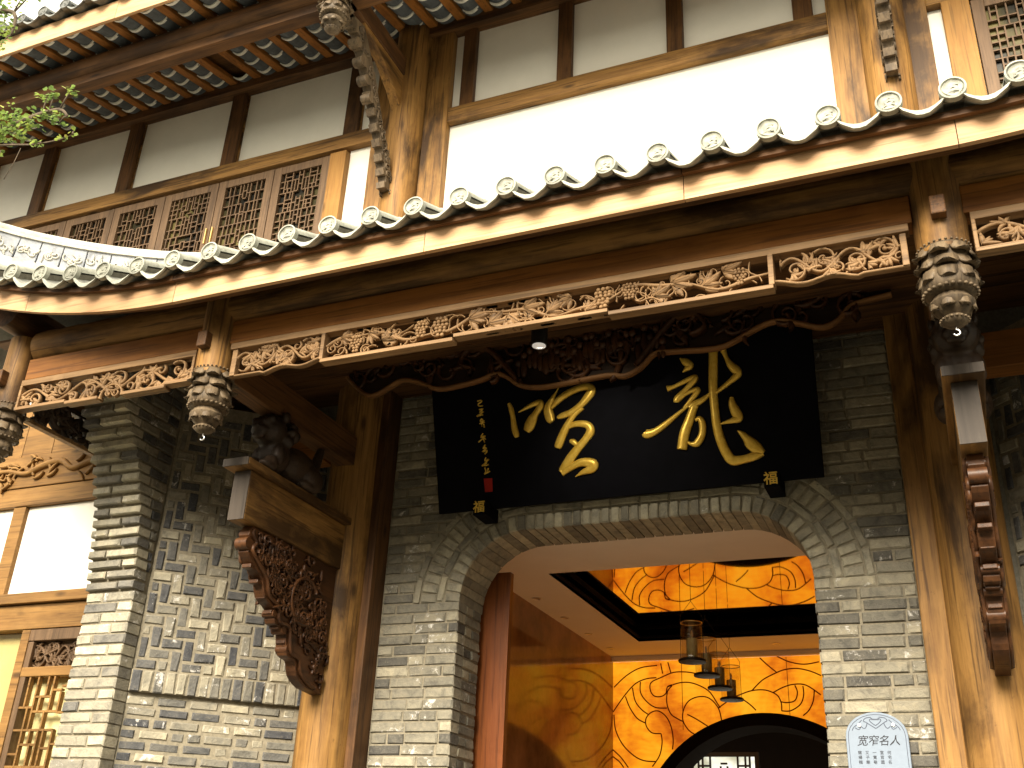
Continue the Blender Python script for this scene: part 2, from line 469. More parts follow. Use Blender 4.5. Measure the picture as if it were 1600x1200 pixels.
def row_bricks(x0, x1, off, L=0.25, joint=0.010, mn=0.05):
    """split [x0,x1] into running-bond lengths"""
    out = []; x = x0 - off
    while x < x1 - 1e-4:
        l = L if random.random() < .78 else L * .5
        a, b = max(x, x0), min(x + l, x1)
        if x1 - b < mn: b = x1
        if b - a > mn * .8: out.append((a + (joint / 2 if a > x0 + 1e-4 else 0), b - (joint / 2 if b < x1 - 1e-4 else 0)))
        x = x + l if b < x1 else x1
    return out

# ================================================================== ground
g = MB(); g.add([(-60, -60, 0), (60, -60, 0), (60, 60, 0), (-60, 60, 0)], [(0, 1, 2, 3)])
tag(g.build('courtyard_ground', 'ground_stone'), 'grey stone paving in front of the gate', 'ground', kind='structure')

# unseen house across the alley, added to keep low sky light off the porch
oh = thing('unseen_opposite_house', 'unseen tiled house across the alley, added to block low sky light', 'building', (-2, -5, 0))
MB().box(-22, 20, -9, -2.6, 0, 4.6).build('wall', 'mortar', oh)
MB().prism([(-1.6, 4.4), (-1.6, 4.55), (-5.8, 6.7), (-10, 4.55), (-10, 4.4), (-5.8, 6.5)], (-22.5, 0, 0), (0, 1, 0), (0, 0, 1), (1, 0, 0), 43).build('roof', 'tile_shade', oh)
for i in range(12):
    MB().box(-20 + i * 3.3, -18.6 + i * 3.3, -2.62, -2.56, 2.8, 4.1).build('window', 'window_frame_wood', oh)

XL, XR = -3.11, -0.775          # gate opening
WL, WR = -3.705, -0.205         # brick wall between the timber posts
ZS, RC = 3.345, 0.465           # spring line and corner radius of the opening
ZT = ZS + RC
CP = 0.0714                     # course pitch
YW = 6.30

# ================================================================== gate wall
gw = thing('gate_wall', 'grey brick gate wall with the wide round-cornered arched opening', 'wall', (-1.95, 6.5, 0))
def opening(off, n=10):
    pts = [(XL - off, 0.0)]
    pts += [(XL + RC - (RC + off) * math.cos(R(90) * i / n), ZS + (RC + off) * math.sin(R(90) * i / n)) for i in range(n + 1)]
    pts += [(XR - RC + (RC + off) * math.sin(R(90) * i / n), ZS + (RC + off) * math.cos(R(90) * i / n)) for i in range(n + 1)]
    pts.append((XR + off, 0.0)); return pts
poly = [(WL - .05, 0), (WL - .05, 5.75), (WR + .05, 5.75), (WR + .05, 0)] + opening(0.012)[::-1]
MB().prism(poly, (0, 6.312, 0), (1, 0, 0), (0, 0, 1), (0, 1, 0), .36).build('mortar_core', 'mortar', gw)
RO = RC + 0.365
def extrados(z, side):
    if z <= ZS: return XL if side < 0 else XR
    if z >= ZS + RO: return None
    w = math.sqrt(max(0, RO ** 2 - (z - ZS) ** 2))
    return XL + RC - w if side < 0 else XR - RC + w
lowc = MB()
zc = 2.64 - CP * 36
k_ = 0
while zc < 5.02:
    z0, z1 = zc, zc + CP; zm = (z0 + z1) / 2; off = (0.125 if k_ % 2 else 0.0) + random.uniform(-.02, .02)
    for side in (-1, 1):
        xe = extrados(z1 - .01 if z1 > ZS else zm, side)
        if xe is None: a, b = (WL, -3.02) if side < 0 else (-0.86, WR)
        elif side < 0: a, b = WL, min(xe, XL) if zm > ZS else XL
        else: a, b = max(xe, XR) if zm > ZS else XR, WR
        if b - a < .05: continue
        for x0, x1 in row_bricks(a, b, max(0, off)):
            if zc < 1.95: lowc.box(x0, x1, YW, YW + .1, z0 + .005, z1 - .005)
            else: brick(gw, ((x0 + x1) / 2, YW, zm), round(x1 - x0, 2), CP - .009, .115, 'brick_gate')
    # reveal of the jamb on the left
    if zm < ZS:
        y = 6.418
        lens = [.12, .14] if k_ % 2 else [.26]
        for l in lens:
            if zc < 1.95: lowc.box(XL - .1, XL - .002, y, y + l - .01, z0 + .005, z1 - .005)
            else: brick(gw, (XL - .002, y + l / 2, zm), l - .01, CP - .009, .1, 'brick_gate', rotz=R(90))
            if zc >= 1.95 and l == .26: brick(gw, (XR + .002, y + l / 2, zm), l - .01, CP - .009, .1, 'brick_gate', rotz=R(-90))
            y += l
    zc += CP; k_ += 1
tag(lowc.build('lower_courses', 'brick_gate', gw), kind='stuff')
# arch rings
def ring(d0, d1, length, depth, radial, mat):
    dm = (d0 + d1) / 2; r = RC + dm
    n = max(3, round(r * R(90) / length))
    sp = r * R(90) / n
    for side in (-1, 1):
        for i in range(n):
            a = R(90) * (i + .5) / n
            cx = XL + RC if side < 0 else XR - RC
            x = cx + side * r * math.cos(a); z = ZS + r * math.sin(a)
            l, h = (d1 - d0 - .006, sp - .011) if radial else (sp - .011, d1 - d0 - .008)
            ang = (-a if side < 0 else a) if False else 0
            th = (math.pi - a) if side < 0 else a       # direction of the radius in the XZ plane
            ry = -th if radial else -(th - math.pi / 2)
            brick(gw, (x, YW - .001, z), round(l, 3), round(h, 3), depth, mat, roty=ry, name='voussoir' if radial else 'brick')
    xa, xb = XL + RC, XR - RC
    n = round((xb - xa) / length); sp = (xb - xa) / n
    for i in range(n):
        x = xa + (i + .5) * sp; z = ZT + dm
        l, h = (d1 - d0 - .006, sp - .011) if radial else (sp - .011, d1 - d0 - .008)
        brick(gw, (x, YW - .001, z), round(l, 3), round(h, 3), depth, mat, roty=-R(90) if radial else 0, name='voussoir' if radial else 'brick')
ring(0.0, 0.118, 0.066, 0.385, True, 'brick_arch')
ring(0.118, 0.176, 0.19, 0.11, False, 'brick_arch')
ring(0.176, 0.300, 0.070, 0.11, True, 'brick_arch')
ring(0.300, 0.358, 0.19, 0.11, False, 'brick_arch')

# ================================================================== splay walls and piers
JX, JY = -5.06, 5.47            # where the splayed wall meets the pier
AX, AY = -4.20, 6.25
def pier_front(z):
    pts = [(3.30, 5.335), (3.815, 5.257), (4.14, 5.147), (4.45, 4.95), (4.55, 4.90), (6.0, 4.9)]
    if z < 3.30: return 5.345
    for (za, ya), (zb, yb) in zip(pts, pts[1:]):
        if z <= zb: return ya + (yb - ya) * (z - za) / (zb - za)
    return 4.9
CX = -1.935
def mir(x, s): return x if s < 0 else 2 * CX - x
def splay(s):
    lab = 'herringbone grey brick wall slanting between the pier and the carved bracket' if s < 0 else 'shaded grey brick wall slanting forward behind the right-hand bracket'
    w = thing('splayed_wall', lab, 'wall', (mir(-4.6, s), 5.9, 0), 'slanting brick walls either side of the gate')
    ax, ay, jx, jy = mir(AX, s), AY, mir(JX, s), JY
    if s < 0: O, E = Vector((jx, jy, 0)), Vector((ax, ay, 0))
    else: O, E = Vector((ax, ay, 0)), Vector((jx, jy, 0))
    D = (E - O); L = D.length; D.normalize()
    rz = math.atan2(D.y, D.x); Nn = Vector((D.y, -D.x, 0))
    core = MB(); core.prism([(0, 0), (L, 0), (L, 4.75), (0, 4.75)], O - Nn * .008, D, (0, 0, 1), -Nn, .25)
    core.build('mortar_core', 'mortar', w)
    P = lambda u_, z, o=0.0: O + D * u_ + Vector((0, 0, z)) + Nn * o
    low = MB(); z = 2.645 - .07 * 37; i = 0
    while z < 2.62:
        for a, b in row_bricks(.0, L, .1 if i % 2 else 0.02, .205, .02):
            if z < 1.95: low.prism([(a, z + .008), (b, z + .008), (b, z + .062), (a, z + .062)], O, D, (0, 0, 1), -Nn, .08)
            else: brick(w, P((a + b) / 2, z + .035), round(b - a, 2), .054, .09, 'brick_splay', rz, jit=1.6)
        z += .07; i += 1
    tag(low.build('lower_courses', 'brick_splay', w), kind='stuff')
    MB().prism([(0, 2.662), (L, 2.662), (L, 2.80), (0, 2.80)], O + Nn * .026, D, (0, 0, 1), -Nn, .05).build('mortar_bed', 'mortar', w)
    n = int(L / .072)
    for i in range(n):
        brick(w, P((i + .5) * L / n, 2.729, .035), .060, .138, .12, 'brick_splay', rz, name='soldier_brick')
    u0, z0 = .074, 2.805
    for i in range(-1, 17):
        for j in range(-1, 26):
            t_ = (i - j) % 4
            if t_ == 0: a, b, c, d = i, i + 2, j, j + 1
            elif t_ == 3: a, b, c, d = i, i + 1, j, j + 2
            else: continue
            a, b = max(a * u0, 0.01), min(b * u0, L - .005); c, d = max(c * u0, 0), min(d * u0, 1.87)
            if b - a < .04 or d - c < .04: continue
            brick(w, P((a + b) / 2, z0 + (c + d) / 2), round(b - a - .014, 3), round(d - c - .014, 3), .06, 'brick_splay', rz, jit=1.8)
splay(-1); splay(1)
def pier(s):
    lab = 'pale grey brick pier whose top courses step out under the frieze' if s < 0 else 'brick pier beyond the bracket at the far right edge'
    w = thing('brick_pier', lab, 'pier', (mir(-5.26, s), 5.5, 0), 'stepped brick piers either side of the gate')
    x0, x1 = (-5.47, -5.06) if s < 0 else (mir(-5.06, s), mir(-5.47, s))
    core = MB()
    prof = [(pier_front(z) + .02, z) for z in [0, 3.3, 3.55, 3.815, 4.0, 4.14, 4.3, 4.45, 4.55, 4.95]]
    core.prism([(y, z) for y, z in prof] + [(5.62, 4.95), (5.62, 0)], (x0 + .012, 0, 0), (0, 1, 0), (0, 0, 1), (1, 0, 0), x1 - x0 - .024)
    core.build('mortar_core', 'mortar', w)
    low = MB(); z = 3.30 - CP * 46; i = 0
    xi = x1 if s < 0 else x0
    while z < 4.9:
        zm = z + CP / 2; yf = pier_front(zm); cor = z > 3.29
        if cor: yf -= .012
        cut = x0 + (.15 if i % 2 else .27) + random.uniform(-.02, .02)
        hb = CP - (.020 if cor else .009)
        for a, b in ((x0, cut - .005), (cut + .005, x1)):
            if z < 1.95: low.box(a, b, yf, yf + .11, z + .005, z + CP - .005)
            else: brick(w, ((a + b) / 2, yf, zm), round(b - a, 2), hb, .12, 'brick_pier')
        y = yf + .128
        while y < 5.44:
            l = min(.13 if (i + int(y * 7)) % 2 else .2, 5.462 - y)
            if 5.462 - y - l < .05: l = 5.462 - y
            if z >= 1.95 and l > .03:
                brick(w, (xi + (.001 if s < 0 else -.001), y + l / 2, zm), round(l - .01, 3), CP - .009, .09, 'brick_splay', rotz=R(90) if s < 0 else R(-90))
            y += l
        z += CP; i += 1
    tag(low.build('lower_courses', 'brick_pier', w), kind='stuff')
pier(-1); pier(1)

# ================================================================== lower timber columns and posts
def column(name, x, y, r, z0, z1, label, mat, group):
    mb = MB(); n = 24; rg = random.Random(int(x * 100) + int(z1))
    prof = [(r * (1 + .012 * math.sin(i * 1.7 + x)), z0 + (z1 - z0) * i / 16) for i in range(17)]
    mb.lathe(prof, (x, y, 0), n)
    o = mb.build(name, mat, None, smooth=True, wloc=(x, y, z0))
    return tag(o, label, 'column', group)
column('timber_column', -3.957, 6.15, .186, 0, 5.6, 'round golden timber column left of the brick arch', 'timber_Z', 'round timber columns of the gate')
column('timber_column', .12, 6.15, .186, 0, 5.6, 'round golden timber column right of the brick arch', 'timber_Z', 'round timber columns of the gate')
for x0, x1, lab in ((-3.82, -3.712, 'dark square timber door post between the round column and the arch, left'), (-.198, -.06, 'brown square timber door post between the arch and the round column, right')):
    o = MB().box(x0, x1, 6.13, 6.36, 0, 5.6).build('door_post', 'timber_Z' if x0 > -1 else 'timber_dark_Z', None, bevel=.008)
    tag(o, lab, 'post', 'square door posts beside the arch')

# ================================================================== eave beams of the porch
YF = 4.40
def eave_beam(x0, x1, lab):
    mb = MB(); n = 18
    pts = [(x0 + (x1 - x0) * i / n, YF + .085, 4.742) for i in range(n + 1)]
    mb.tube(pts, [.122 + .003 * math.sin(i * 2.1) for i in range(n + 1)], 20)
    return tag(mb.build('eave_purlin', 'timber_X', None, smooth=False, auto=40), lab, 'beam', 'round purlins under the porch eave')
eave_beam(-5.45, -3.95, 'round timber purlin over the short left frieze')
eave_beam(-3.92, .12, 'long round timber purlin over the grape frieze')
eave_beam(.17, 2.1, 'round timber purlin over the frieze at the right edge')
for x0, x1, lab in ((-5.46, -4.04, 'flat timber lintel over the short left frieze'), (-3.82, .04, 'long flat timber lintel above the grape frieze'), (.26, 2.0, 'flat timber lintel over the frieze at the right edge')):
    tag(MB().box(x0, x1, YF, YF + .11, 4.476, 4.628).build('lintel_beam', 'timber_red_X', None, bevel=.006), lab, 'beam', 'flat lintels above the friezes')
# corner purlin crossing at the left
mb = MB(); mb.tube([(-5.62, 4.25, 4.95), (-5.62, 6.2, 4.95)], .12, 16); tag(mb.build('corner_purlin', 'timber_dark_Y', None, auto=40), 'round beam end jutting over the leftmost hanging post', 'beam')
mb = MB(); mb.box(-5.69, -5.55, 4.5, 6.0, 4.48, 4.64); tag(mb.build('corner_tie_beam', 'timber_Y', None, bevel=.006), 'flat tie beam running back from the leftmost hanging post', 'beam')
for x, lab in ((-3.94, 'dark tie beam from hanging post back to the left column'), (.13, 'dark tie beam from hanging post back to the right column')):
    o = MB().box(x - .07, x + .07, 4.56, 6.0, 4.30, 4.52).build('tie_beam', 'timber_dark_Y', None, bevel=.006)
    tag(o, lab, 'beam', 'tie beams under the porch roof')
mb = MB(); mb.box(-5.5, -4.12, 5.95, 6.1, 4.36, 4.6); tag(mb.build('wall_beam', 'timber_red_X', None, bevel=.006), 'orange brown beam in the shade above the slanting wall', 'beam')
mb = MB(); mb.box(.3, 2.2, 5.7, 5.85, 4.3, 4.52); tag(mb.build('wall_beam', 'timber_red_X', None, bevel=.006), 'brown beam in deep shade behind the right hanging post', 'beam')

# boarded porch ceiling
pc = thing('porch_ceiling', 'dark boarded ceiling deep in the shade of the porch', 'ceiling', (-1.9, 5.4, 4.95))
for i in range(12):
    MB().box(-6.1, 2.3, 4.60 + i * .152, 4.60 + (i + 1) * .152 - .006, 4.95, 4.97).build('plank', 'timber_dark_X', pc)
for x0, x1 in ((-6.1, -4.1), (.27, 2.3)):
    MB().box(x0, x1, 6.26, 6.32, 0, 4.95).build('back_wall', 'mortar_dark', pc)
# ================================================================== porch roof
SL = 0.45
def rise(x):
    s_ = max(0, -3.95 - x, x - .22); return .10 * s_ * s_
def hip_y(x): return min(6.38, 3.9 + (x + 6.3) * .7059) if x < -2.8 else (min(6.38, 3.9 + (2.4 - x) * .7059) if x > -1.1 else 6.38)
pr = thing('porch_roof', 'grey tiled porch roof with round tile ends and pale fascia board', 'roof', (-1.9, 5.2, 4.6))
def fascia(parent, x0, x1, y, zb, zt, risef, n, mat, seams):
    for i in range(len(seams) - 1):
        a, b = seams[i], seams[i + 1]; m_ = max(2, int((b - a) / .12))
        mb = MB(); xs = [a + .002 + (b - a - .004) * j / m_ for j in range(m_ + 1)]
        v = []; f = []
        for x in xs:
            r_ = risef(x)
            v += [(x, y, zb + r_), (x, y, zt + r_), (x, y + .028, zt + r_), (x, y + .028, zb + r_)]
        for j in range(m_):
            q = 4 * j
            for c in range(4): f.append((q + c, q + (c + 1) % 4, q + 4 + (c + 1) % 4, q + 4 + c))
        f += [(3, 2, 1, 0), (4 * m_, 4 * m_ + 1, 4 * m_ + 2, 4 * m_ + 3)]
        mb.add(v, f); mb.build('fascia_board', mat, parent)
fascia(pr, -6.6, 2.6, 4.06, 4.610, 4.782, rise, 0, 'fascia_pine', [-6.6, -5.2, -4.0, -2.35, -.95, .27, 1.4, 2.6])
_n = set(bpy.data.objects.keys())
fascia(pr, -6.6, 2.6, 4.025, 4.738, 4.772, rise, 0, 'timber_dark_X', [-6.6, -4.0, -.95, 2.6])  # dark strip added below the tile lips, draws their shadow line
for o in list(bpy.data.objects):
    if o.name not in _n: o.name = 'tile_shadow_strip'; WLOC[o.name] = Vector((0, 0, 0))
# soffit boards and rafters behind the fascia
mb = MB()
for i in range(46):
    xa, xb = -6.5 + i * .2, -6.5 + (i + 1) * .2 - .004
    ye = min(hip_y(xa), hip_y(xb), 6.3)
    r0, r1 = rise(xa), rise(xb); dz = SL * (ye - 4.13)
    mb.add([(xa, 4.13, 4.80 + r0), (xb, 4.13, 4.80 + r1), (xb, ye, 4.80 + r1 + dz), (xa, ye, 4.80 + r0 + dz), (xa, 4.13, 4.815 + r0), (xb, 4.13, 4.815 + r1), (xb, ye, 4.815 + r1 + dz), (xa, ye, 4.815 + r0 + dz)],
           [(3, 2, 1, 0), (4, 5, 6, 7), (0, 1, 5, 4), (1, 2, 6, 5), (2, 3, 7, 6), (3, 0, 4, 7)])
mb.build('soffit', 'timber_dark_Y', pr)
mb = MB()
for i in range(18):
    v = []
    x0_, x1_ = -6.0 + i * .45, -6.0 + (i + 1) * .45
    mb.add([(x0_, 4.13, 4.655 + rise(x0_)), (x1_, 4.13, 4.655 + rise(x1_)), (x1_, 4.20, 4.665 + rise(x1_)), (x0_, 4.20, 4.665 + rise(x0_)), (x0_, 4.13, 4.79 + rise(x0_)), (x1_, 4.13, 4.79 + rise(x1_)), (x1_, 4.20, 4.79 + rise(x1_)), (x0_, 4.20, 4.79 + rise(x0_))],
           [(3, 2, 1, 0), (4, 5, 6, 7), (0, 1, 5, 4), (1, 2, 6, 5), (2, 3, 7, 6), (3, 0, 4, 7)])
mb.build('eave_batten', 'timber_dark_X', pr)
TP = .2655
def tile_rows(parent, xs, yf, zf, risef, yend, slope, mats, disc_r=.058):
    cm, dm, pm = mats
    for x in xs:
        r_ = risef(x); ye = yend(x); sl = slope
        L = ye - yf
        # cover barrel, stepped in overlapping lengths
        mb = MB(); n = 8; seg = max(2, int(L / .24)); v = []; f = []; rows = []
        for i in range(seg):
            for e, rr in ((0, disc_r * .97), (1, disc_r * .86)):
                y = yf + L * (i + e) / seg; z = zf + r_ + sl * (y - yf)
                rows.append([(x + rr * math.cos(math.pi * j / n), y, z + rr * math.sin(math.pi * j / n) - .004) for j in range(n + 1)])
        for i, rw in enumerate(rows):
            v += rw
        for i in range(len(rows) - 1):
            for j in range(n):
                q = i * (n + 1) + j; f.append((q + 1, q, q + n + 1, q + n + 2))
        mb.add(v, f)
        bd = MB()      # dark fill added under the barrel, stands for shade in the gap
        z0, z1 = zf + r_ - .006, zf + r_ - .006 + sl * L
        w_ = disc_r * .9
        bd.add([(x - w_, yf + .02, z0), (x + w_, yf + .02, z0), (x + w_, ye, z1), (x - w_, ye, z1), (x - w_ * .8, yf + .02, z0 - .045), (x + w_ * .8, yf + .02, z0 - .045), (x + w_ * .8, ye, z1 - .045), (x - w_ * .8, ye, z1 - .045)], [(0, 1, 2, 3), (7, 6, 5, 4), (0, 4, 5, 1), (1, 5, 6, 2), (2, 6, 7, 3), (3, 7, 4, 0)])
        c = mb.build('cover_tile', cm, parent, auto=35)
        bd.build('dark_fill', 'mortar_dark', c)
        # round end disc with raised rim and relief
        db = MB(); prof = [(0.0001, -.004), (.30, -.010), (.42, -.004), (.62, -.004), (.72, -.009), (.80, -.003), (.86, -.014), (1.0, -.012), (1.0, .02)]
        tilt = random.uniform(-.06, .06); m_ = 20
        vv = []; ff = []
        for rr, yy in prof:
            for j in range(m_):
                t_ = 2 * math.pi * j / m_
                bump_ = .004 * math.sin(3 * t_ + x * 9) if .3 < rr < .75 else 0
                vv.append((x + disc_r * rr * math.cos(t_), yf + yy - bump_ + tilt * disc_r * rr * math.sin(t_) * .5, zf + r_ + disc_r * rr * math.sin(t_)))
        for i in range(len(prof) - 1):
            for j in range(m_): ff.append((i * m_ + j, i * m_ + (j + 1) % m_, (i + 1) * m_ + (j + 1) % m_, (i + 1) * m_ + j))
        db.add(vv, ff)
        for q in range(3):
            zz = (q - 1) * .017
            db.ribbon([(-.022 + .006 * q, zz - .006, .008), (0, zz + .006, .010), (.024, zz - .002, .007)], ((x, yf - .004, zf + r_), (1, 0, 0), (0, 0, 1), (0, -1, 0)), .006, k=4)
        db.build('tile_disc', dm, c, auto=50)
def drip_tiles(parent, xs, yf, zf, risef, yend, slope, mat, half=.078, lipmat=None):
    for x in xs:
        r_ = risef(x); rl, rr_ = risef(x - .1), risef(x + .1); ye = yend(x); L = ye - yf; n = 8
        mb = MB(); v = []; f = []
        w = half + .028
        def prof(y, z, th):
            pts = []
            for j in range(n + 1):
                t_ = -1 + 2 * j / n
                pts.append((x + w * t_, y, z + (rr_ - rl) * t_ * .5 - .062 * (1 - t_ * t_) + th))
            return pts
        seg = max(2, int(L / .3))
        rows = [prof(yf + L * i / seg, zf + r_ - .012 + slope * L * i / seg, .012) for i in range(seg + 1)]
        for rw in rows: v += rw
        for i in range(seg):
            for j in range(n):
                q = i * (n + 1) + j; f.append((q, q + 1, q + n + 2, q + n + 1))
        mb.add(v, f)
        v = []; f = []
        rows = [prof(yf + L * i / seg, zf + r_ - .012 + slope * L * i / seg, -.006) for i in range(seg + 1)]
        for rw in rows: v += rw
        for i in range(seg):
            for j in range(n):
                q = i * (n + 1) + j; f.append((q + 1, q, q + n + 1, q + n + 2))
        mb.add(v, f)
        c = mb.build('pan_tile', mat, parent, auto=40)
        lip = MB(); top = [(a, b, z) for a, b, z in prof(yf - .012, zf + r_ - .012, .014)]
        bot = [(a, b - .010, z - .012 - .020 * (1 - abs(-1 + 2 * j / n)) ** .8 - (.004 if j % 2 else 0)) for j, (a, b, z) in enumerate(prof(yf - .012, zf + r_ - .012, .014))]
        vv = top + bot + [(a, b + .016, z) for a, b, z in top] + [(a, b + .016, z) for a, b, z in bot]; m_ = n + 1; ff = []
        for j in range(n):
            ff += [(j + 1, j, m_ + j, m_ + j + 1), (2 * m_ + j, 2 * m_ + j + 1, 3 * m_ + j + 1, 3 * m_ + j), (j, j + 1, 2 * m_ + j + 1, 2 * m_ + j), (m_ + j + 1, m_ + j, 3 * m_ + j, 3 * m_ + j + 1)]
        ff += [(0, 2 * m_, 3 * m_, m_), (m_ - 1, 2 * m_ - 1, 4 * m_ - 1, 3 * m_ - 1)]
        lip.add(vv, ff); lip.build('drip_lip', lipmat or mat, c)
xs = [-3.174 + TP * i for i in range(-12, 22)]
YE, ZE = 3.965, 4.838
tile_rows(pr, xs, YE, ZE, rise, lambda x: max(YE + .25, hip_y(x) - .05), SL, ('tile_pale', 'tile_pale'), ) if False else tile_rows(pr, xs, YE, ZE, rise, lambda x: max(YE + .25, hip_y(x) - .05), SL, ('tile_pale', 'tile_pale', None))
drip_tiles(pr, [x + TP / 2 for x in xs[:-1]], YE + .012, ZE - .018, rise, lambda x: max(YE + .25, hip_y(x) - .05), SL, 'tile_mid', lipmat='tile_pale')
for s in (-1, 1):
    mb = MB(); X = lambda x: mir(x, s)
    mb.add([(X(-6.3), 3.95, 5.30), (X(-2.85), 6.38, 5.86), (X(-6.6), 6.38, 4.9), (X(-6.6), 3.9, 5.2)], [(0, 1, 2, 3)])
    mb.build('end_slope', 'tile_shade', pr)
# hip ridge with carved panels
hip = smooth_path([(-6.75, 3.62, 6.0), (-6.3, 3.9, 5.80), (-5.87, 4.2, 5.66), (-5.5, 4.47, 5.615), (-5.1, 4.75, 5.615), (-4.7, 5.0, 5.65), (-4.2, 5.35, 5.75), (-3.6, 5.8, 5.92), (-2.9, 6.3, 6.1)], 3)
cap = MB(); cap.tube([(a, b, c - .02) for a, b, c in hip], .042, 10); cap.build('ridge_cap', 'ridge_stone', pr, smooth=True)
for i in range(len(hip) - 1):
    a, b = Vector(hip[i]), Vector(hip[i + 1]); d = (b - a); L = d.length; d.normalize(); sd = d.cross(Vector((0, 0, 1))).normalized(); up = Vector((0, 0, 1))
    mb = MB(); O = a - up * .05
    mb.beam(a - up * .155 + d * .004, b - up * .155 - d * .004, .07, .19); pnl = mb.build('ridge_panel', 'ridge_panel_blue', pr, bevel=.004)
    fr = MB(); rs = random.Random(i)
    front = sd if sd.y < 0 else -sd
    fm = (a + (b - a) * .5 - up * .155 + front * .035, (b - a).normalized(), up, front)
    for q in range(3):
        c0 = (-.04 + .04 * q, rs.uniform(-.02, .02))
        fr.ribbon(spiral(c0, .034, .008, rs.uniform(0, 6), rs.uniform(7, 10), .016, .008), fm, .012, k=4)
        fr.ribbon(leaf_path(c0, rs.uniform(0, 6.2), .06, .026, .6), fm, .012, k=4)
    fr.build('ridge_carving', 'ridge_stone', pnl, smooth=True)
    mo = MB(); mo.beam(a - up * .27, b - up * .27, .12, .04); mo.beam(a - up * .31, b - up * .31, .16, .045); mo.beam(a - up * .053, b - up * .053, .10, .022); mo.build('ridge_moulding', 'ridge_stone', pnl)

# ================================================================== upper storey
YU = 6.45
us = thing('upper_storey', 'upper storey with white plaster panels, dark timber frame and lattice windows', 'building', (-3.5, 6.6, 5.0))
MB().box(-9.6, 3.2, YU + .06, YU + .25, 5.2, 8.95).build('wall_core', 'plaster', us)
def pbox(name, x0, x1, z0, z1, yf, mat, d=.12, bev=.005, par=None): return MB().box(x0, x1, yf, yf + d, z0, z1).build(name, mat, par or us, bevel=bev)
def plaster(x0, x1, z0, z1): pbox('plaster_panel', x0, x1, z0, z1, YU + .03, 'plaster', .05, 0)
pbox('wall_plate', -9.6, 3.2, 8.74, 8.96, YU - .09, 'timber_dark_X', .2)
pbox('middle_beam', -9.6, -4.16, 7.69, 7.85, YU - .04, 'timber_X')
pbox('middle_beam', -3.60, -.335, 7.685, 7.845, YU - .04, 'timber_X')
pbox('middle_beam', .37, 3.2, 7.655, 7.815, YU - .04, 'timber_X')
lp = [(-9.5, -9.36), (-8.62, -8.46), (-7.42, -7.26), (-6.10, -5.94), (-4.70, -4.55)]
for a, b in lp: pbox('upper_post', a, b, 7.852, 8.738, YU - .03, 'timber_dark_Z')
ed = [(-9.36, -8.62), (-8.46, -7.42), (-7.26, -6.10), (-5.94, -4.70), (-4.55, -4.28)]
for a, b in ed:
    plaster(a, b, 7.852, 8.738)
    pbox('panel_bead', a, a + .015, 7.86, 8.73, YU + .015, 'timber_X', .03, 0); 
rp = [(-3.50, -3.375), (-2.575, -2.445), (-1.605, -1.47), (-.585, -.435)]
for a, b in rp: pbox('upper_post', a, b, 7.847, 8.738, YU - .03, 'timber_dark_Z')
for a, b in ((-3.60, -3.50), (-3.375, -2.575), (-2.445, -1.605), (-1.47, -.585), (-.435, -.335)): plaster(a, b, 7.847, 8.738)
plaster(-3.60, -.335, 5.4, 7.683)
plaster(-4.62, -4.28, 5.4, 7.688); plaster(.37, .47, 5.4, 7.653)
plaster(.37, 3.2, 7.82, 8.738)
for a, b in ((-3.83, -3.60), (-4.36, -4.16), (-.335, -.09), (.2, .37)): pbox('square_post', a, b, 5.3, 8.74, YU - .05, 'timber_Z')
for a, b in ((-4.79, -4.62), (.47, .66)): pbox('window_post', a, b, 5.4, 7.653, YU - .045, 'window_post_wood')
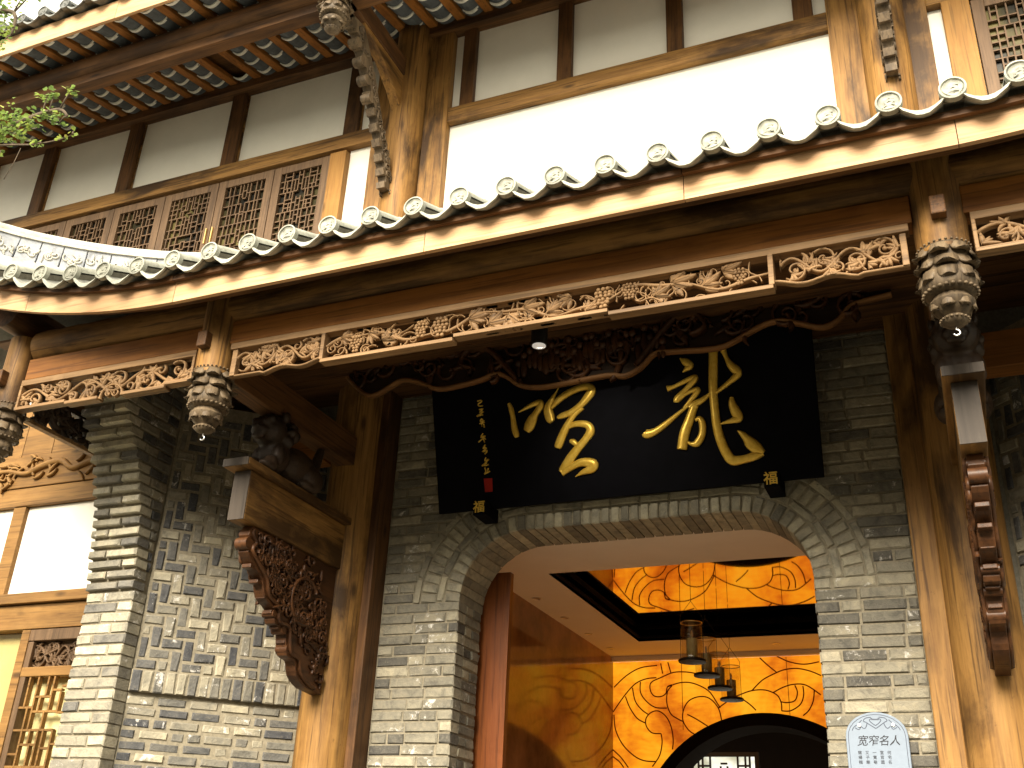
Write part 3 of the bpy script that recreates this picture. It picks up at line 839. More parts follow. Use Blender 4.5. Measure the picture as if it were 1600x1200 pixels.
def lattice(mb, O, A, B, Nn, W, H, cell, th, dep, rg, keepout=None):
    """irregular rectangular fret, mirrored about its centre line"""
    O, A, B, Nn = Vector(O), Vector(A), Vector(B), Vector(Nn)
    bars = []
    def split(x0, x1, z0, z1, vert):
        w, h = x1 - x0, z1 - z0
        if w < cell * 1.5 and h < cell * 2.6: return
        if w < cell * .9 or h < cell * .9: return
        if (vert and w > cell * 1.3) or h < cell * 1.7:
            if w < cell * 1.3: return
            m = x0 + w * rg.choice((.36, .5, .64)); bars.append(('v', m, z0, z1)); split(x0, m, z0, z1, False); split(m, x1, z0, z1, False)
        else:
            m = z0 + h * rg.choice((.34, .42, .5, .6)); bars.append(('h', m, x0, x1)); split(x0, x1, z0, m, True); split(x0, x1, m, z1, True)
    rows = max(2, round(H / (cell * 4.2)))
    for r_ in range(rows):
        zz0, zz1 = H * r_ / rows, H * (r_ + 1) / rows
        if r_: bars.append(('h', zz0, 0, W / 2 - cell * .5 * (r_ % 2)))
        split(0, W / 2 - cell * .45, zz0, zz1, True); bars.append(('v', W / 2 - cell * .45, zz0 + (zz1 - zz0) * rg.choice((0, .3)), zz1 - (zz1 - zz0) * rg.choice((0, .3))))
        for q in range(2): bars.append(('h', zz0 + (zz1 - zz0) * rg.uniform(.15 + .4 * q, .45 + .4 * q), W / 2 - cell * .45, W / 2))
    for kd, m, p, q in bars:
        for flip in (0, 1):
            if kd == 'v': x0, x1, z0, z1 = m - th / 2, m + th / 2, p, q
            else: x0, x1, z0, z1 = p, q, m - th / 2, m + th / 2
            if flip: x0, x1 = W - x1, W - x0
            if keepout:
                n_ = 6; ok = []
                for t_ in range(n_):
                    u_ = (t_ + .5) / n_
                    pt_ = ((x0 + x1) / 2, z0 + (z1 - z0) * u_) if kd == 'v' else (x0 + (x1 - x0) * u_, (z0 + z1) / 2)
                    if not keepout(*pt_): ok.append(t_)
                if not ok: continue
                s0, s1 = ok[0] / n_, (ok[-1] + 1) / n_
                if len(ok) == n_ or ok[-1] - ok[0] + 1 == len(ok):
                    if kd == 'v': z0, z1 = z0 + (z1 - z0) * s0, z0 + (z1 - z0) * s1
                    else: x0, x1 = x0 + (x1 - x0) * s0, x0 + (x1 - x0) * s1
                else: continue
            d_ = dep if kd == 'v' else dep * .94
            mb.prism([(x0, z0), (x1, z0), (x1, z1), (x0, z1)], O, A, B, Nn, d_)
def sash(x0, x1, z0, z1, yf, par, rg, st=.085):
    fr = MB(); d = .06
    fr.box(x0, x0 + st, yf, yf + d, z0, z1); fr.box(x1 - st, x1, yf, yf + d, z0, z1)
    fr.box(x0 + st, x1 - st, yf + .001, yf + d, z1 - st, z1); fr.box(x0 + st, x1 - st, yf + .001, yf + d, z0, z0 + st)
    w = fr.build('window', 'window_frame_wood', par, bevel=.004)
    a, b, c, e = x0 + st, x1 - st, z0 + st, z1 - st
    MB().box(a, b, yf + .042, yf + .047, c, e).build('pane', 'pane', w)
    rc = ((b - a) / 2, (e - c) * .40); rr = .105
    la = MB(); lattice(la, (a, yf + .035, c), (1, 0, 0), (0, 0, 1), (0, -1, 0), b - a, e - c, .050, .0105, .022, rg, lambda u_, v_: math.hypot(u_ - rc[0], v_ - rc[1]) < rr)
    la.build('lattice', 'window_frame_wood', w)
    ro = MB(); fm = ((a + rc[0], yf + .035, c + rc[1]), (1, 0, 0), (0, 0, 1), (0, -1, 0))
    for rad in (rr, rr * .72): ro.ribbon(spiral((0, 0), rad, rad, 0, 6.283, .012, .012, 20), fm, .02, k=4)
    for q in range(8):
        an = q * math.pi / 4
        ro.ribbon(leaf_path((.02 * math.cos(an), .02 * math.sin(an)), an, .08, .03, .5), fm, .018, k=4)
    ro.build('rosette', 'window_frame_wood', w, smooth=True)
    return w
rg = random.Random(3)
bd = [-4.80, -5.42, -6.06, -6.71, -7.36, -8.0, -8.65, -9.3]
for i in range(len(bd) - 1): sash(bd[i + 1] + .004, bd[i] - .004, 6.15, 7.655, YU - .02, us, rg)
for x in (-6.06, -7.36):
    for dx in (-.035, .035): MB().box(x + dx - .006, x + dx + .006, YU - .04, YU - .02, 6.95, 7.12).build('handle', 'brass', us)
for i in range(3): sash(.67 + i * .63, .67 + (i + 1) * .63 - .008, 6.0, 7.62, YU - .02, us, rg)

column('upper_column', -4.0, YU - .05, .165, 5.4, 8.9, 'round upper storey column with carved brace, left of white wall', 'timber_Z', 'round columns of the upper storey')
column('upper_column', .05, YU - .05, .165, 5.4, 8.9, 'round upper storey column right of the white wall', 'timber_Z', 'round columns of the upper storey')

# ================================================================== upper roof
ur = thing('upper_roof', 'upper tiled roof with red rafters and grey tiles seen from below', 'roof', (-3.5, 5.6, 8.6))
UE, UZ, US = 4.90, 8.41, .27
zr = lambda y: 8.83 - US * (6.40 - y)
fascia(ur, -9.8, 3.4, UE, UZ - .01, UZ + .205, lambda x: 0, 0, 'fascia_pine', [-9.8, -7.6, -6.2, -4.1, -2.0, .2, 3.4])
RP = .283
rx = [-6.067 + RP * i for i in range(-13, 33)]
for i, x in enumerate(rx):
    mb = MB(); mb.beam((x, UE + .03, zr(UE + .03) + .035), (x, 6.42, zr(6.42) + .035), .085, .05); mb.build('rafter', 'timber_red_Y', ur, bevel=.004)
# pan tile seen from below: shared mesh
pt = MB(); n = 6; v = []; f = []; W, LT = .10, .215
for e in (0, 1):
    for j in range(n + 1):
        t_ = -1 + 2 * j / n; v.append((W * t_, LT * e, -.052 * (1 - t_ * t_) - .012 + .018 * e))
f = [(j + 1, j, n + 1 + j, n + 2 + j) for j in range(n)]
v += [(a, b, c + .012) for a, b, c in v]; f += [(2 * (n + 1) + j, 2 * (n + 1) + j + 1, 3 * (n + 1) + j + 1, 3 * (n + 1) + j) for j in range(n)]
f += [(j, j + 1, 2 * (n + 1) + j + 1, 2 * (n + 1) + j) for j in range(n)]
pt.add(v, f); pme = pt.mesh('pan_tile'); pme.materials.append(MATS['pan_tile_grey'])
le = MB(); v = []
for y_, dz in ((-.012, -.003), (.014, -.004)):
    for j in range(n + 1):
        t_ = -1 + 2 * j / n; v.append((W * .86 * t_, y_, -.052 * (1 - (t_ * .86) ** 2) - .013 + dz))
v += [(a, b, c + .014) for a, b, c in v]
q = n + 1
f = [(j + 1, j, q + j, q + j + 1) for j in range(n)] + [(2 * q + j, 2 * q + j + 1, 3 * q + j + 1, 3 * q + j) for j in range(n)] + [(j, j + 1, 2 * q + j + 1, 2 * q + j) for j in range(n)] + [(q + j + 1, q + j, 3 * q + j, 3 * q + j + 1) for j in range(n)]
le.add(v, f); lme = le.mesh('lime_edge'); lme.materials.append(MATS['lime'])
rsl = math.atan(US)
for i in range(len(rx) - 1):
    xm = (rx[i] + rx[i + 1]) / 2
    if xm > -2.6: continue
    for j in range(8):
        y = UE + .06 + j * .187
        if abs(rx[i] + 6.067) < .05 and 3 <= j <= 6: continue          # slipped tiles leave a dark gap
        o = bpy.data.objects.new('pan_tile', pme); link(o, ur, (xm + random.uniform(-.004, .004), y, zr(y) + .06)); o.rotation_euler = (rsl, 0, random.uniform(-.02, .02))
        e = bpy.data.objects.new('lime_edge', lme); sc.collection.objects.link(e); e.parent = o; e.scale = (random.uniform(.85, 1.05), random.uniform(.8, 1.3), 1)
mb = MB(); mb.add([(-9.8, UE, zr(UE) + .10), (3.4, UE, zr(UE) + .10), (3.4, 6.7, zr(6.7) + .10), (-9.8, 6.7, zr(6.7) + .10)], [(0, 3, 2, 1)])
mb.add([(-9.8, UE, zr(UE) + .13), (3.4, UE, zr(UE) + .13), (3.4, 9.5, zr(9.5) + .9), (-9.8, 9.5, zr(9.5) + .9)], [(0, 1, 2, 3)])
mb.build('roof_bed', 'timber_dark_X', ur)
uxs = [-9.7 + TP * i for i in range(50)]
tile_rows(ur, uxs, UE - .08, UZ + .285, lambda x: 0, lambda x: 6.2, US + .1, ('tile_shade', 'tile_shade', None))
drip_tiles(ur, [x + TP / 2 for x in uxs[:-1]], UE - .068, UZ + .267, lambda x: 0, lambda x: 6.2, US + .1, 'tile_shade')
def round_x(name, x0, x1, y, z, r, mat, par): 
    mb = MB(); mb.tube([(x0 + (x1 - x0) * i / 20, y, z) for i in range(21)], [r * (1 + .015 * math.sin(i * 1.3)) for i in range(21)], 18); return mb.build(name, mat, par, auto=40)
round_x('purlin', -9.8, -4.12, 5.36, 8.415, .115, 'timber_dark_X', ur)
round_x('purlin', -3.98, 3.4, 5.36, 8.415, .115, 'timber_dark_X', ur)
MB().box(-9.8, 3.4, 5.30, 5.42, 8.20, 8.30).build('purlin_board', 'timber_dark_X', ur, bevel=.005)

# ================================================================== hanging posts with carved lotus ends
PET = {}
def petals(parent, c, r, z, n, w, h, flare, cmat, up=-1, twist=0.0):
    """ring of curled petals whose tips turn outwards, one object each"""
    key = (round(r, 4), n, w, round(h, 4), flare, cmat)
    if key not in PET:
        grid = []
        for iu in range(5):
            u_ = iu / 4
            for iv in range(5):
                v_ = -1 + iv / 2
                a = v_ * w * (1 - .75 * u_ ** 2.2) / r
                rr = r + flare * u_ ** 1.6 + .010 * (1 - v_ * v_)
                grid.append((rr * math.cos(a), rr * math.sin(a), up * h * math.sin(u_ * 1.9)))
        inner = [(x * .90, y * .90, zz - .004) for x, y, zz in grid]
        f = []
        for iu in range(4):
            for iv in range(4):
                q = iu * 5 + iv; f.append((q, q + 1, q + 6, q + 5)); f.append((25 + q + 1, 25 + q, 25 + q + 5, 25 + q + 6))
        per = [0, 1, 2, 3, 4, 9, 14, 19, 24, 23, 22, 21, 20, 15, 10, 5]
        for i2 in range(len(per)):
            a, b = per[i2], per[(i2 + 1) % len(per)]; f.append((b, a, 25 + a, 25 + b))
        mb = MB(); mb.add(grid + inner, f); me = mb.mesh('petal', True); me.materials.append(MATS[cmat]); PET[key] = me
    for i in range(n):
        o = bpy.data.objects.new('petal', PET[key]); link(o, parent, (c[0], c[1], c[2] + z)); o.rotation_euler = (0, 0, 2 * math.pi * (i + twist) / n)
def rope(mb, c, r, z, rad, n=26):
    for i in range(n):
        a = 2 * math.pi * i / n
        mb.ball((c[0] + r * math.cos(a), c[1] + r * math.sin(a), c[2] + z), rad, (1.15, 1.15, .9), 6, 4)
def hanging_post(x, y, zb, ztop, label, r=.118, s=1.0, hook=True, peg=True, mat='timber_Z', cmat='carved_weathered', group='hanging posts with carved lotus ends under the porch eave'):
    t_ = thing('hanging_post', label, 'post', (x, y, zb), group)
    c = (x, y, zb)
    mb = MB(); mb.lathe([(r * .97, .36 * s), (r, .5), (r, ztop - zb)], c, 24); mb.build('shaft', mat, t_, auto=40)
    b = MB()
    b.lathe([(r * .15, 0.0), (r * .36, .010 * s), (r * .47, .022 * s), (r * .50, .034 * s), (r * .40, .048 * s), (r * .52, .060 * s), (r * .78, .085 * s), (r * .84, .112 * s), (r * .70, .136 * s), (r * .66, .146 * s), (r * .92, .158 * s), (r * 1.0, .178 * s), (r * 1.04, .205 * s), (r * .96, .25 * s), (r * .86, .29 * s), (r * .86, .34 * s), (r * .99, .385 * s)], c, 28)
    bulb = b.build('lotus_bulb', cmat, t_, auto=45)
    petals(bulb, c, r * .98, .252 * s, 8, .046, .052 * s, .022, cmat)
    petals(bulb, c, r * .88, .318 * s, 6, .058, .050 * s, .046, cmat, twist=.5)
    petals(bulb, c, r * .92, .380 * s, 7, .050, .046 * s, .038, cmat)
    petals(bulb, c, r * .74, .118 * s, 7, .038, .045 * s, .006, cmat)
    q = MB(); rope(q, c, r * .97, .163 * s, .0095); rope(q, c, r * .50, .030 * s, .007, 18); rope(q, c, r * .99, .392 * s, .006, 30)
    tag(q.build('rope_band', cmat, bulb, smooth=True), kind='stuff')
    if hook:
        h = MB(); h.tube([(x, y, zb + .01), (x, y, zb - .012)] + [(x + .014 * math.sin(a), y, zb - .028 + .014 * math.cos(a)) for a in [i * .5 for i in range(0, 10)]], .0042, 6)
        h.build('hook', 'steel', t_, smooth=True)
    if peg:
        MB().box(x - .033, x + .033, y - r - .05, y - r + .05, zb + .50, zb + .60).build('peg', 'timber_dark_Y', t_, bevel=.006)
    return t_
hanging_post(-3.935, 4.45, 3.925, 4.86, 'hanging post with carved lotus end and hook, left of the grape frieze')
hanging_post(.155, 4.45, 3.925, 4.86, 'hanging post with carved lotus end and hook, right of the grape frieze')
hanging_post(-5.585, 4.45, 3.925, 4.80, 'hanging post with carved lotus end cut by the left picture edge', r=.105)
hanging_post(-4.07, 5.22, 7.80, 8.5, 'carved lotus end hanging below the upper eave', r=.115, s=.95, hook=False, peg=False, mat='timber_dark_Z', group='hanging posts under the upper eave')

# ================================================================== carved friezes
def scroll_strip(mb, fm, L, H, seed, period=.26, h=.03, w=.018):
    rg = random.Random(seed); n = max(2, round(L / (period * .8))); p = L / n
    pts = []
    for i in range(n * 8 + 1):
        u_ = i / (n * 8) * L
        pts.append((u_, H * .5 + H * .33 * math.sin(math.pi * u_ / p + .4), w * 1.3))
    mb.ribbon(pts, fm, h)
    for i in range(n):
        cx = (i + .5) * p; up = 1 if i % 2 == 0 else -1
        cy = H * .5 - up * H * .13
        mb.ribbon(spiral((cx, cy), H * .40, H * .07, up * (-2.4), up * (-2.4) + up * 7.6, w * 1.1, w * .8, 22), fm, h)
        mb.ribbon(spiral((cx + p * .42, H * .5 + up * H * .24), H * .20, H * .05, up * 1.0, up * 1.0 - up * 6.5, w, w * .7, 14), fm, h * .9)
        for q in range(5):          # acanthus fans growing along the stem
            a0 = rg.uniform(0, 6.28); st = (cx + rg.uniform(-.5, .5) * p, H * rg.uniform(.15, .85))
            for e in range(4):
                mb.ribbon(leaf_path(st, a0 + (e - 1.5) * .45, H * rg.uniform(.30, .52), w * rg.uniform(1.2, 1.9), rg.uniform(-1.2, 1.2) + (e - 1.5) * .5), fm, h * rg.uniform(.7, 1.2), k=4)
        mb.ball(Vector(fm[0]) + Vector(fm[1]) * cx + Vector(fm[2]) * cy + Vector(fm[3]) * h * .5, H * .085, (1, 1, 1), 7, 5)
def clip_scroll(mb, fm, L, H):
    """keep carving inside its panel"""
    O, A, B = Vector(fm[0]), Vector(fm[1]), Vector(fm[2]); out = []
    for p in mb.v:
        d = Vector(p) - O; a, b = d.dot(A), d.dot(B)
        a2, b2 = min(max(a, 0), L), min(max(b, -.004), H)
        out.append(tuple(Vector(p) + A * (a2 - a) + B * (b2 - b)))
    mb.v = out
def grapes(fm, a, b, w, hh, parent, rg, mat):
    mb = MB(); O, A, B, Nn = [Vector(x) for x in fm]
    rows = 6; r = hh / 10.5
    for j in range(rows):
        m = max(1, round((1 - abs(j - 1.6) / (rows + .6)) * w / (2 * r) * .9))
        for i in range(m):
            mb.ball(O + A * (a + (i - (m - 1) / 2) * r * 1.9 + rg.uniform(-.2, .2) * r) + B * (b + hh * .42 - j * r * 1.65) + Nn * (.02 + rg.uniform(0, .01)), r * 1.02, (1, 1, 1), 7, 5)
    return mb.build('grape_cluster', mat, parent, smooth=True)
def grape_leaf(fm, a, b, ang, size, parent, rg, mat):
    mb = MB()
    for q in range(5):
        an = ang + (q - 2) * .55
        mb.ribbon(leaf_path((a, b), an, size * (1 - .13 * abs(q - 2)), size * .42, rg.uniform(-.3, .3)), fm, .024 + .006 * (2 - abs(q - 2)), k=4)
    for q in range(3):
        an = ang + (q - 1) * .6
        mb.ribbon([(a, b, .006), (a + size * .75 * math.cos(an), b + size * .75 * math.sin(an), .003)], fm, .036, k=3)
    return mb

FY = 4.405                       # front of the frieze frames
def side_scroll(parent, x0, x1, seed, flip, mat='carved_tan'):
    """little scroll bracket panel with a lobed lower edge"""
    L = x1 - x0; H = .150
    z0 = 4.278
    fm = ((x0 + .03, FY + .035, z0), (1, 0, 0), (0, 0, 1), (0, -1, 0))
    mb = MB(); scroll_strip(mb, fm, L - .06, H, seed, .19, .034, .016); clip_scroll(mb, fm, L - .06, H)
    mb.build('scrollwork', mat, parent, smooth=True)
    n = 24; pts = []
    for i in range(n + 1):
        u_ = i / n; uu = 1 - u_ if flip else u_
        z = 4.262 + (.016 * math.sin(uu * 14) if uu > .35 else -.004) + (.045 * max(0, uu - .55) if uu < .8 else .011)
        pts.append((u_ * L, z, .020))
    e = MB(); e.ribbon(pts, ((x0, FY + .035, 0), (1, 0, 0), (0, 0, 1), (0, -1, 0)), .035, k=5); e.build('lobed_edge', mat, parent, smooth=True)
    f = MB(); xa, xb = (x1 - .03, x1) if flip else (x0, x0 + .035)
    f.box(xa, xb, FY - .002, FY + .04, 4.255, 4.428); f.build('end_stile', mat, parent, bevel=.004)
def frame_piece(parent, mat, *b): MB().box(*b).build('frame_rail', mat, parent, bevel=.003)
# --- main frieze
fz = thing('carved_frieze', 'long openwork frieze carved with grapes and vine leaves', 'frieze', (-1.9, 4.43, 4.24), 'openwork friezes under the porch eave')
frame_piece(fz, 'carved_tan', -3.80, .02, FY - .012, FY + .05, 4.430, 4.472)
side_scroll(fz, -3.785, -3.150, 5, False)
side_scroll(fz, -.605, .005, 8, True)
for b in ((-3.150, -2.315, 4.242, 4.264), (-2.311, -1.442, 4.262, 4.284), (-1.438, -.610, 4.242, 4.264)):
    frame_piece(fz, 'carved_tan', b[0], b[1], FY - .014, FY + .05, b[2], b[3])
frame_piece(fz, 'carved_tan', -3.158, -3.134, FY - .015, FY + .05, 4.262, 4.431); frame_piece(fz, 'carved_tan', -.630, -.604, FY - .015, FY + .05, 4.262, 4.431)
fm = ((-3.13, FY + .028, 4.266), (1, 0, 0), (0, 0, 1), (0, -1, 0)); rg = random.Random(21)
LL = 2.50; HH = .160
vine = MB()
vpts = [(i / 60 * LL, HH * .52 + .045 * math.sin(i / 60 * LL * 7.5) + .012 * math.sin(i * .9), .022 + .005 * math.sin(i * .7)) for i in range(61)]
vine.ribbon(vpts, fm, .030)
for i in range(46):
    a = rg.uniform(.03, LL - .03); b = rg.uniform(.02, HH - .02)
    vine.ribbon(spiral((a, b), rg.uniform(.02, .055), .006, rg.uniform(0, 6), rg.uniform(8, 12), .009, .006, 16), fm, .024, k=4)
for i in range(60):
    a = rg.uniform(.03, LL - .03); b = rg.uniform(.01, HH - .03); an = rg.uniform(0, 6.28)
    w_ = [(a, b, .009)]
    for q in range(5):
        an += rg.uniform(-1, 1); w_.append((w_[-1][0] + .03 * math.cos(an), w_[-1][1] + .03 * math.sin(an), .009))
    vine.ribbon(smooth_path(w_, 3), fm, rg.uniform(.016, .03), k=4)
clip_scroll(vine, fm, LL, HH); vine.build('vine', 'carved_tan', fz, smooth=True)
for a, b, w_, h_ in ((.20, .060, .09, .11), (.61, .085, .10, .115), (.73, .080, .11, .13), (1.66, .085, .12, .13), (1.80, .100, .11, .10), (2.36, .075, .08, .10)):
    grapes(fm, a, b, w_, h_, fz, rg, 'carved_tan')
for a, b, an, s_ in ((.10, .12, .1, .08), (.37, .06, .5, .10), (.46, .05, 2.4, .09), (.90, .10, .2, .12), (1.02, .05, .1, .13), (1.13, .09, -1.3, .12), (1.22, .11, .1, .12), (1.36, .06, .5, .10), (1.48, .13, 3.4, .09), (1.57, .03, .8, .08), (1.93, .05, .5, .10), (2.02, .11, .2, .13), (2.18, .06, .6, .11), (2.28, .13, .3, .10), (.28, .12, -.7, .08)):
    mb = grape_leaf(fm, a, b, an, s_, fz, rg, 'carved_tan'); clip_scroll(mb, fm, LL, HH); mb.build('vine_leaf', 'carved_tan', fz, smooth=True)
# --- left and right bays
def plain_frieze(x0, x1, seed, label, per=.27):
    t_ = thing('carved_frieze', label, 'frieze', ((x0 + x1) / 2, 4.43, 4.24), 'openwork friezes under the porch eave')
    frame_piece(t_, 'carved_tan', x0, x1, FY - .012, FY + .05, 4.430, 4.472)
    L = x1 - x0 - .03
    fm = ((x0 + .015, FY + .033, 4.268), (1, 0, 0), (0, 0, 1), (0, -1, 0)); mb = MB(); scroll_strip(mb, fm, L, .160, seed, per, .034, .019); clip_scroll(mb, fm, L, .16); mb.build('scrollwork', 'carved_tan', t_, smooth=True)
    frame_piece(t_, 'carved_tan', x0, x0 + .018, FY - .013, FY + .05, 4.262, 4.431); frame_piece(t_, 'carved_tan', x1 - .018, x1, FY - .013, FY + .05, 4.262, 4.431)
    d = (x1 - x0)
    for a, b, z in ((0, .30, .014), (.30, .49, 0.0), (.62, .86, .0), (.86, 1.0, .020)):
        frame_piece(t_, 'carved_tan', x0 + a * d + .001, x0 + b * d - .001, FY - .014, FY + .05, 4.243 + z, 4.265 + z)
    e = MB(); fm2 = ((x0 + d * .555, FY + .033, 4.250), (1, 0, 0), (0, 0, 1), (0, -1, 0)); e.ribbon(spiral((0, 0), .088, .088, 0, math.pi, .016, .016, 14), fm2, .036)
    e.ribbon(spiral((-.03, .03), .028, .008, 0, 8, .014, .008), fm2, .03); e.ribbon(spiral((.03, .03), .028, .008, 3, 11, .014, .008), fm2, .03); e.build('arched_medallion', 'carved_tan', t_, smooth=True)
plain_frieze(-5.47, -4.055, 31, 'short openwork scroll frieze above the brick pier')
plain_frieze(.285, 1.75, 44, 'openwork scroll frieze running off the right picture edge', .3)
# --- side frieze running back
t_ = thing('side_frieze', 'dark openwork panel with light showing through, beside the brick pier', 'frieze', (-5.56, 4.9, 4.26))
fm = ((-5.545, 4.57, 4.28), (0, 1, 0), (0, 0, 1), (1, 0, 0))
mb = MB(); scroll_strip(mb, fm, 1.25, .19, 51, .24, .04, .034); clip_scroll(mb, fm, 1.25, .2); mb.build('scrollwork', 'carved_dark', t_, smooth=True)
MB().box(-5.57, -5.52, 4.55, 5.86, 4.255, 4.285).build('frame_rail', 'carved_tan', t_, bevel=.003)
MB().box(-5.57, -5.52, 4.55, 5.86, 4.465, 4.50).build('frame_rail', 'carved_dark', t_, bevel=.003)

# --- inner valance
VAL = [(-3.88, 4.908), (-3.758, 4.787), (-3.651, 4.731), (-3.521, 4.778), (-3.412, 4.823), (-3.264, 4.776), (-3.128, 4.711), (-2.961, 4.712), (-2.802, 4.732), (-2.698, 4.761), (-2.616, 4.734), (-2.519, 4.656), (-2.402, 4.62), (-2.247, 4.612), (-1.897, 4.63), (-1.776, 4.607), (-1.669, 4.655), (-1.583, 4.735), (-1.469, 4.734), (-1.186, 4.711), (-1.06, 4.745), (-0.957, 4.795), (-0.856, 4.833), (-0.758, 4.834), (-0.646, 4.791), (-0.527, 4.748), (-0.43, 4.789), (-0.346, 4.87), (-0.12, 4.902)]
va = thing('carved_valance', 'dark carved wooden valance with wavy lower edge over the black name board', 'valance', (-1.95, 5.8, 4.6))
VP = smooth_path(VAL, 3)
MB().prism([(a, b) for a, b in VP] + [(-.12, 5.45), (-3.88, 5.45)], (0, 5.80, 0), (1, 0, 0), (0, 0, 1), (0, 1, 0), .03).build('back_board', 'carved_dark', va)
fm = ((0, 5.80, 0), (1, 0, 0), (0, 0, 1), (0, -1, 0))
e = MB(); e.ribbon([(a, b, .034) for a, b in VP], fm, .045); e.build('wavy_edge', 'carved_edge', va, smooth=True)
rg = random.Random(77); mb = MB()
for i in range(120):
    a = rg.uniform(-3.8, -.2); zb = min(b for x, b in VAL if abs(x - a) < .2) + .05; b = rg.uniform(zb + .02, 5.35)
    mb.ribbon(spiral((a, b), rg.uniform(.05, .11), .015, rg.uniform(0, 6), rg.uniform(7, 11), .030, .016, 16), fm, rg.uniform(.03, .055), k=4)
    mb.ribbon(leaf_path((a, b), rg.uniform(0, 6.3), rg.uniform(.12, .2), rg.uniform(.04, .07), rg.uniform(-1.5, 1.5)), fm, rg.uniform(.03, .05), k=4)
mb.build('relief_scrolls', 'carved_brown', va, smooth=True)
for cx, s_ in ((-2.70, 1), (-1.50, -1)):
    mb = MB(); mb.ribbon(smooth_path([(cx + s_ * .20, 4.66, .04), (cx + s_ * .10, 4.78, .05), (cx, 4.90, .05), (cx - s_ * .10, 4.98, .045), (cx - s_ * .22, 4.95, .04), (cx - s_ * .25, 4.86, .035), (cx - s_ * .16, 4.82, .03)], 4), fm, .075)
    mb.build('relief_volute', 'carved_brown', va, smooth=True)
mb = MB(); rg = random.Random(31)
for i in range(26):                # crowded little relief of figures and pavilions
    a = -2.52 + .04 * i; hgt = rg.uniform(.10, .17); z0 = 4.68 + rg.uniform(0, .10)
    mb.ball((a, 5.775, z0 + hgt * .5), hgt * .5, (.36, .35, 1), 8, 6); mb.ball((a, 5.765, z0 + hgt * 1.12), .026, (1, 1, 1.1), 8, 6)
    mb.ribbon(leaf_path((a, z0 + hgt * .8), rg.uniform(-1, 4), .09, .03, 1), fm, .045, k=4)
for i in range(5): mb.ribbon([(-2.5 + .22 * i, 4.96, .02), (-2.40 + .22 * i, 5.03, .04), (-2.30 + .22 * i, 4.96, .02)], fm, .05)
mb.build('relief_figures', 'carved_brown', va, smooth=True)

# ================================================================== spotlight
t_ = thing('spotlight', 'small black spotlight with a white lens hanging behind the frieze', 'spotlight', (-2.08, 5.05, 4.5))
c = (-2.08, 5.05, 4.505)
b = MB(); b.lathe([(.046, 0), (.05, .01), (.05, .20), (.03, .23)], c, 20); b.build('housing', 'lamp_black', t_, auto=40)
b = MB(); b.tube([(c[0], c[1], c[2] + .22), (c[0], c[1], 5.2)], .012, 8); b.build('stem', 'lamp_black', t_, smooth=True)
b = MB(); b.lathe([(.0001, -.006), (.03, -.008), (.041, -.003), (.041, .004)], c, 20); b.build('lens', 'lamp_lens', t_, auto=40)
ld = bpy.data.lights.new('spotlight_lamp', 'SPOT'); ld.energy = 17; ld.color = (1.0, .90, .72); ld.spot_size = R(80); ld.spot_blend = 1.0; ld.shadow_soft_size = .04
lo = bpy.data.objects.new('spotlight_lamp', ld); link(lo, t_, (c[0], c[1], c[2] - .02))
lo.rotation_euler = (Vector((-1.90, 6.15, 4.15)) - Vector(c)).to_track_quat('-Z', 'Y').to_euler()

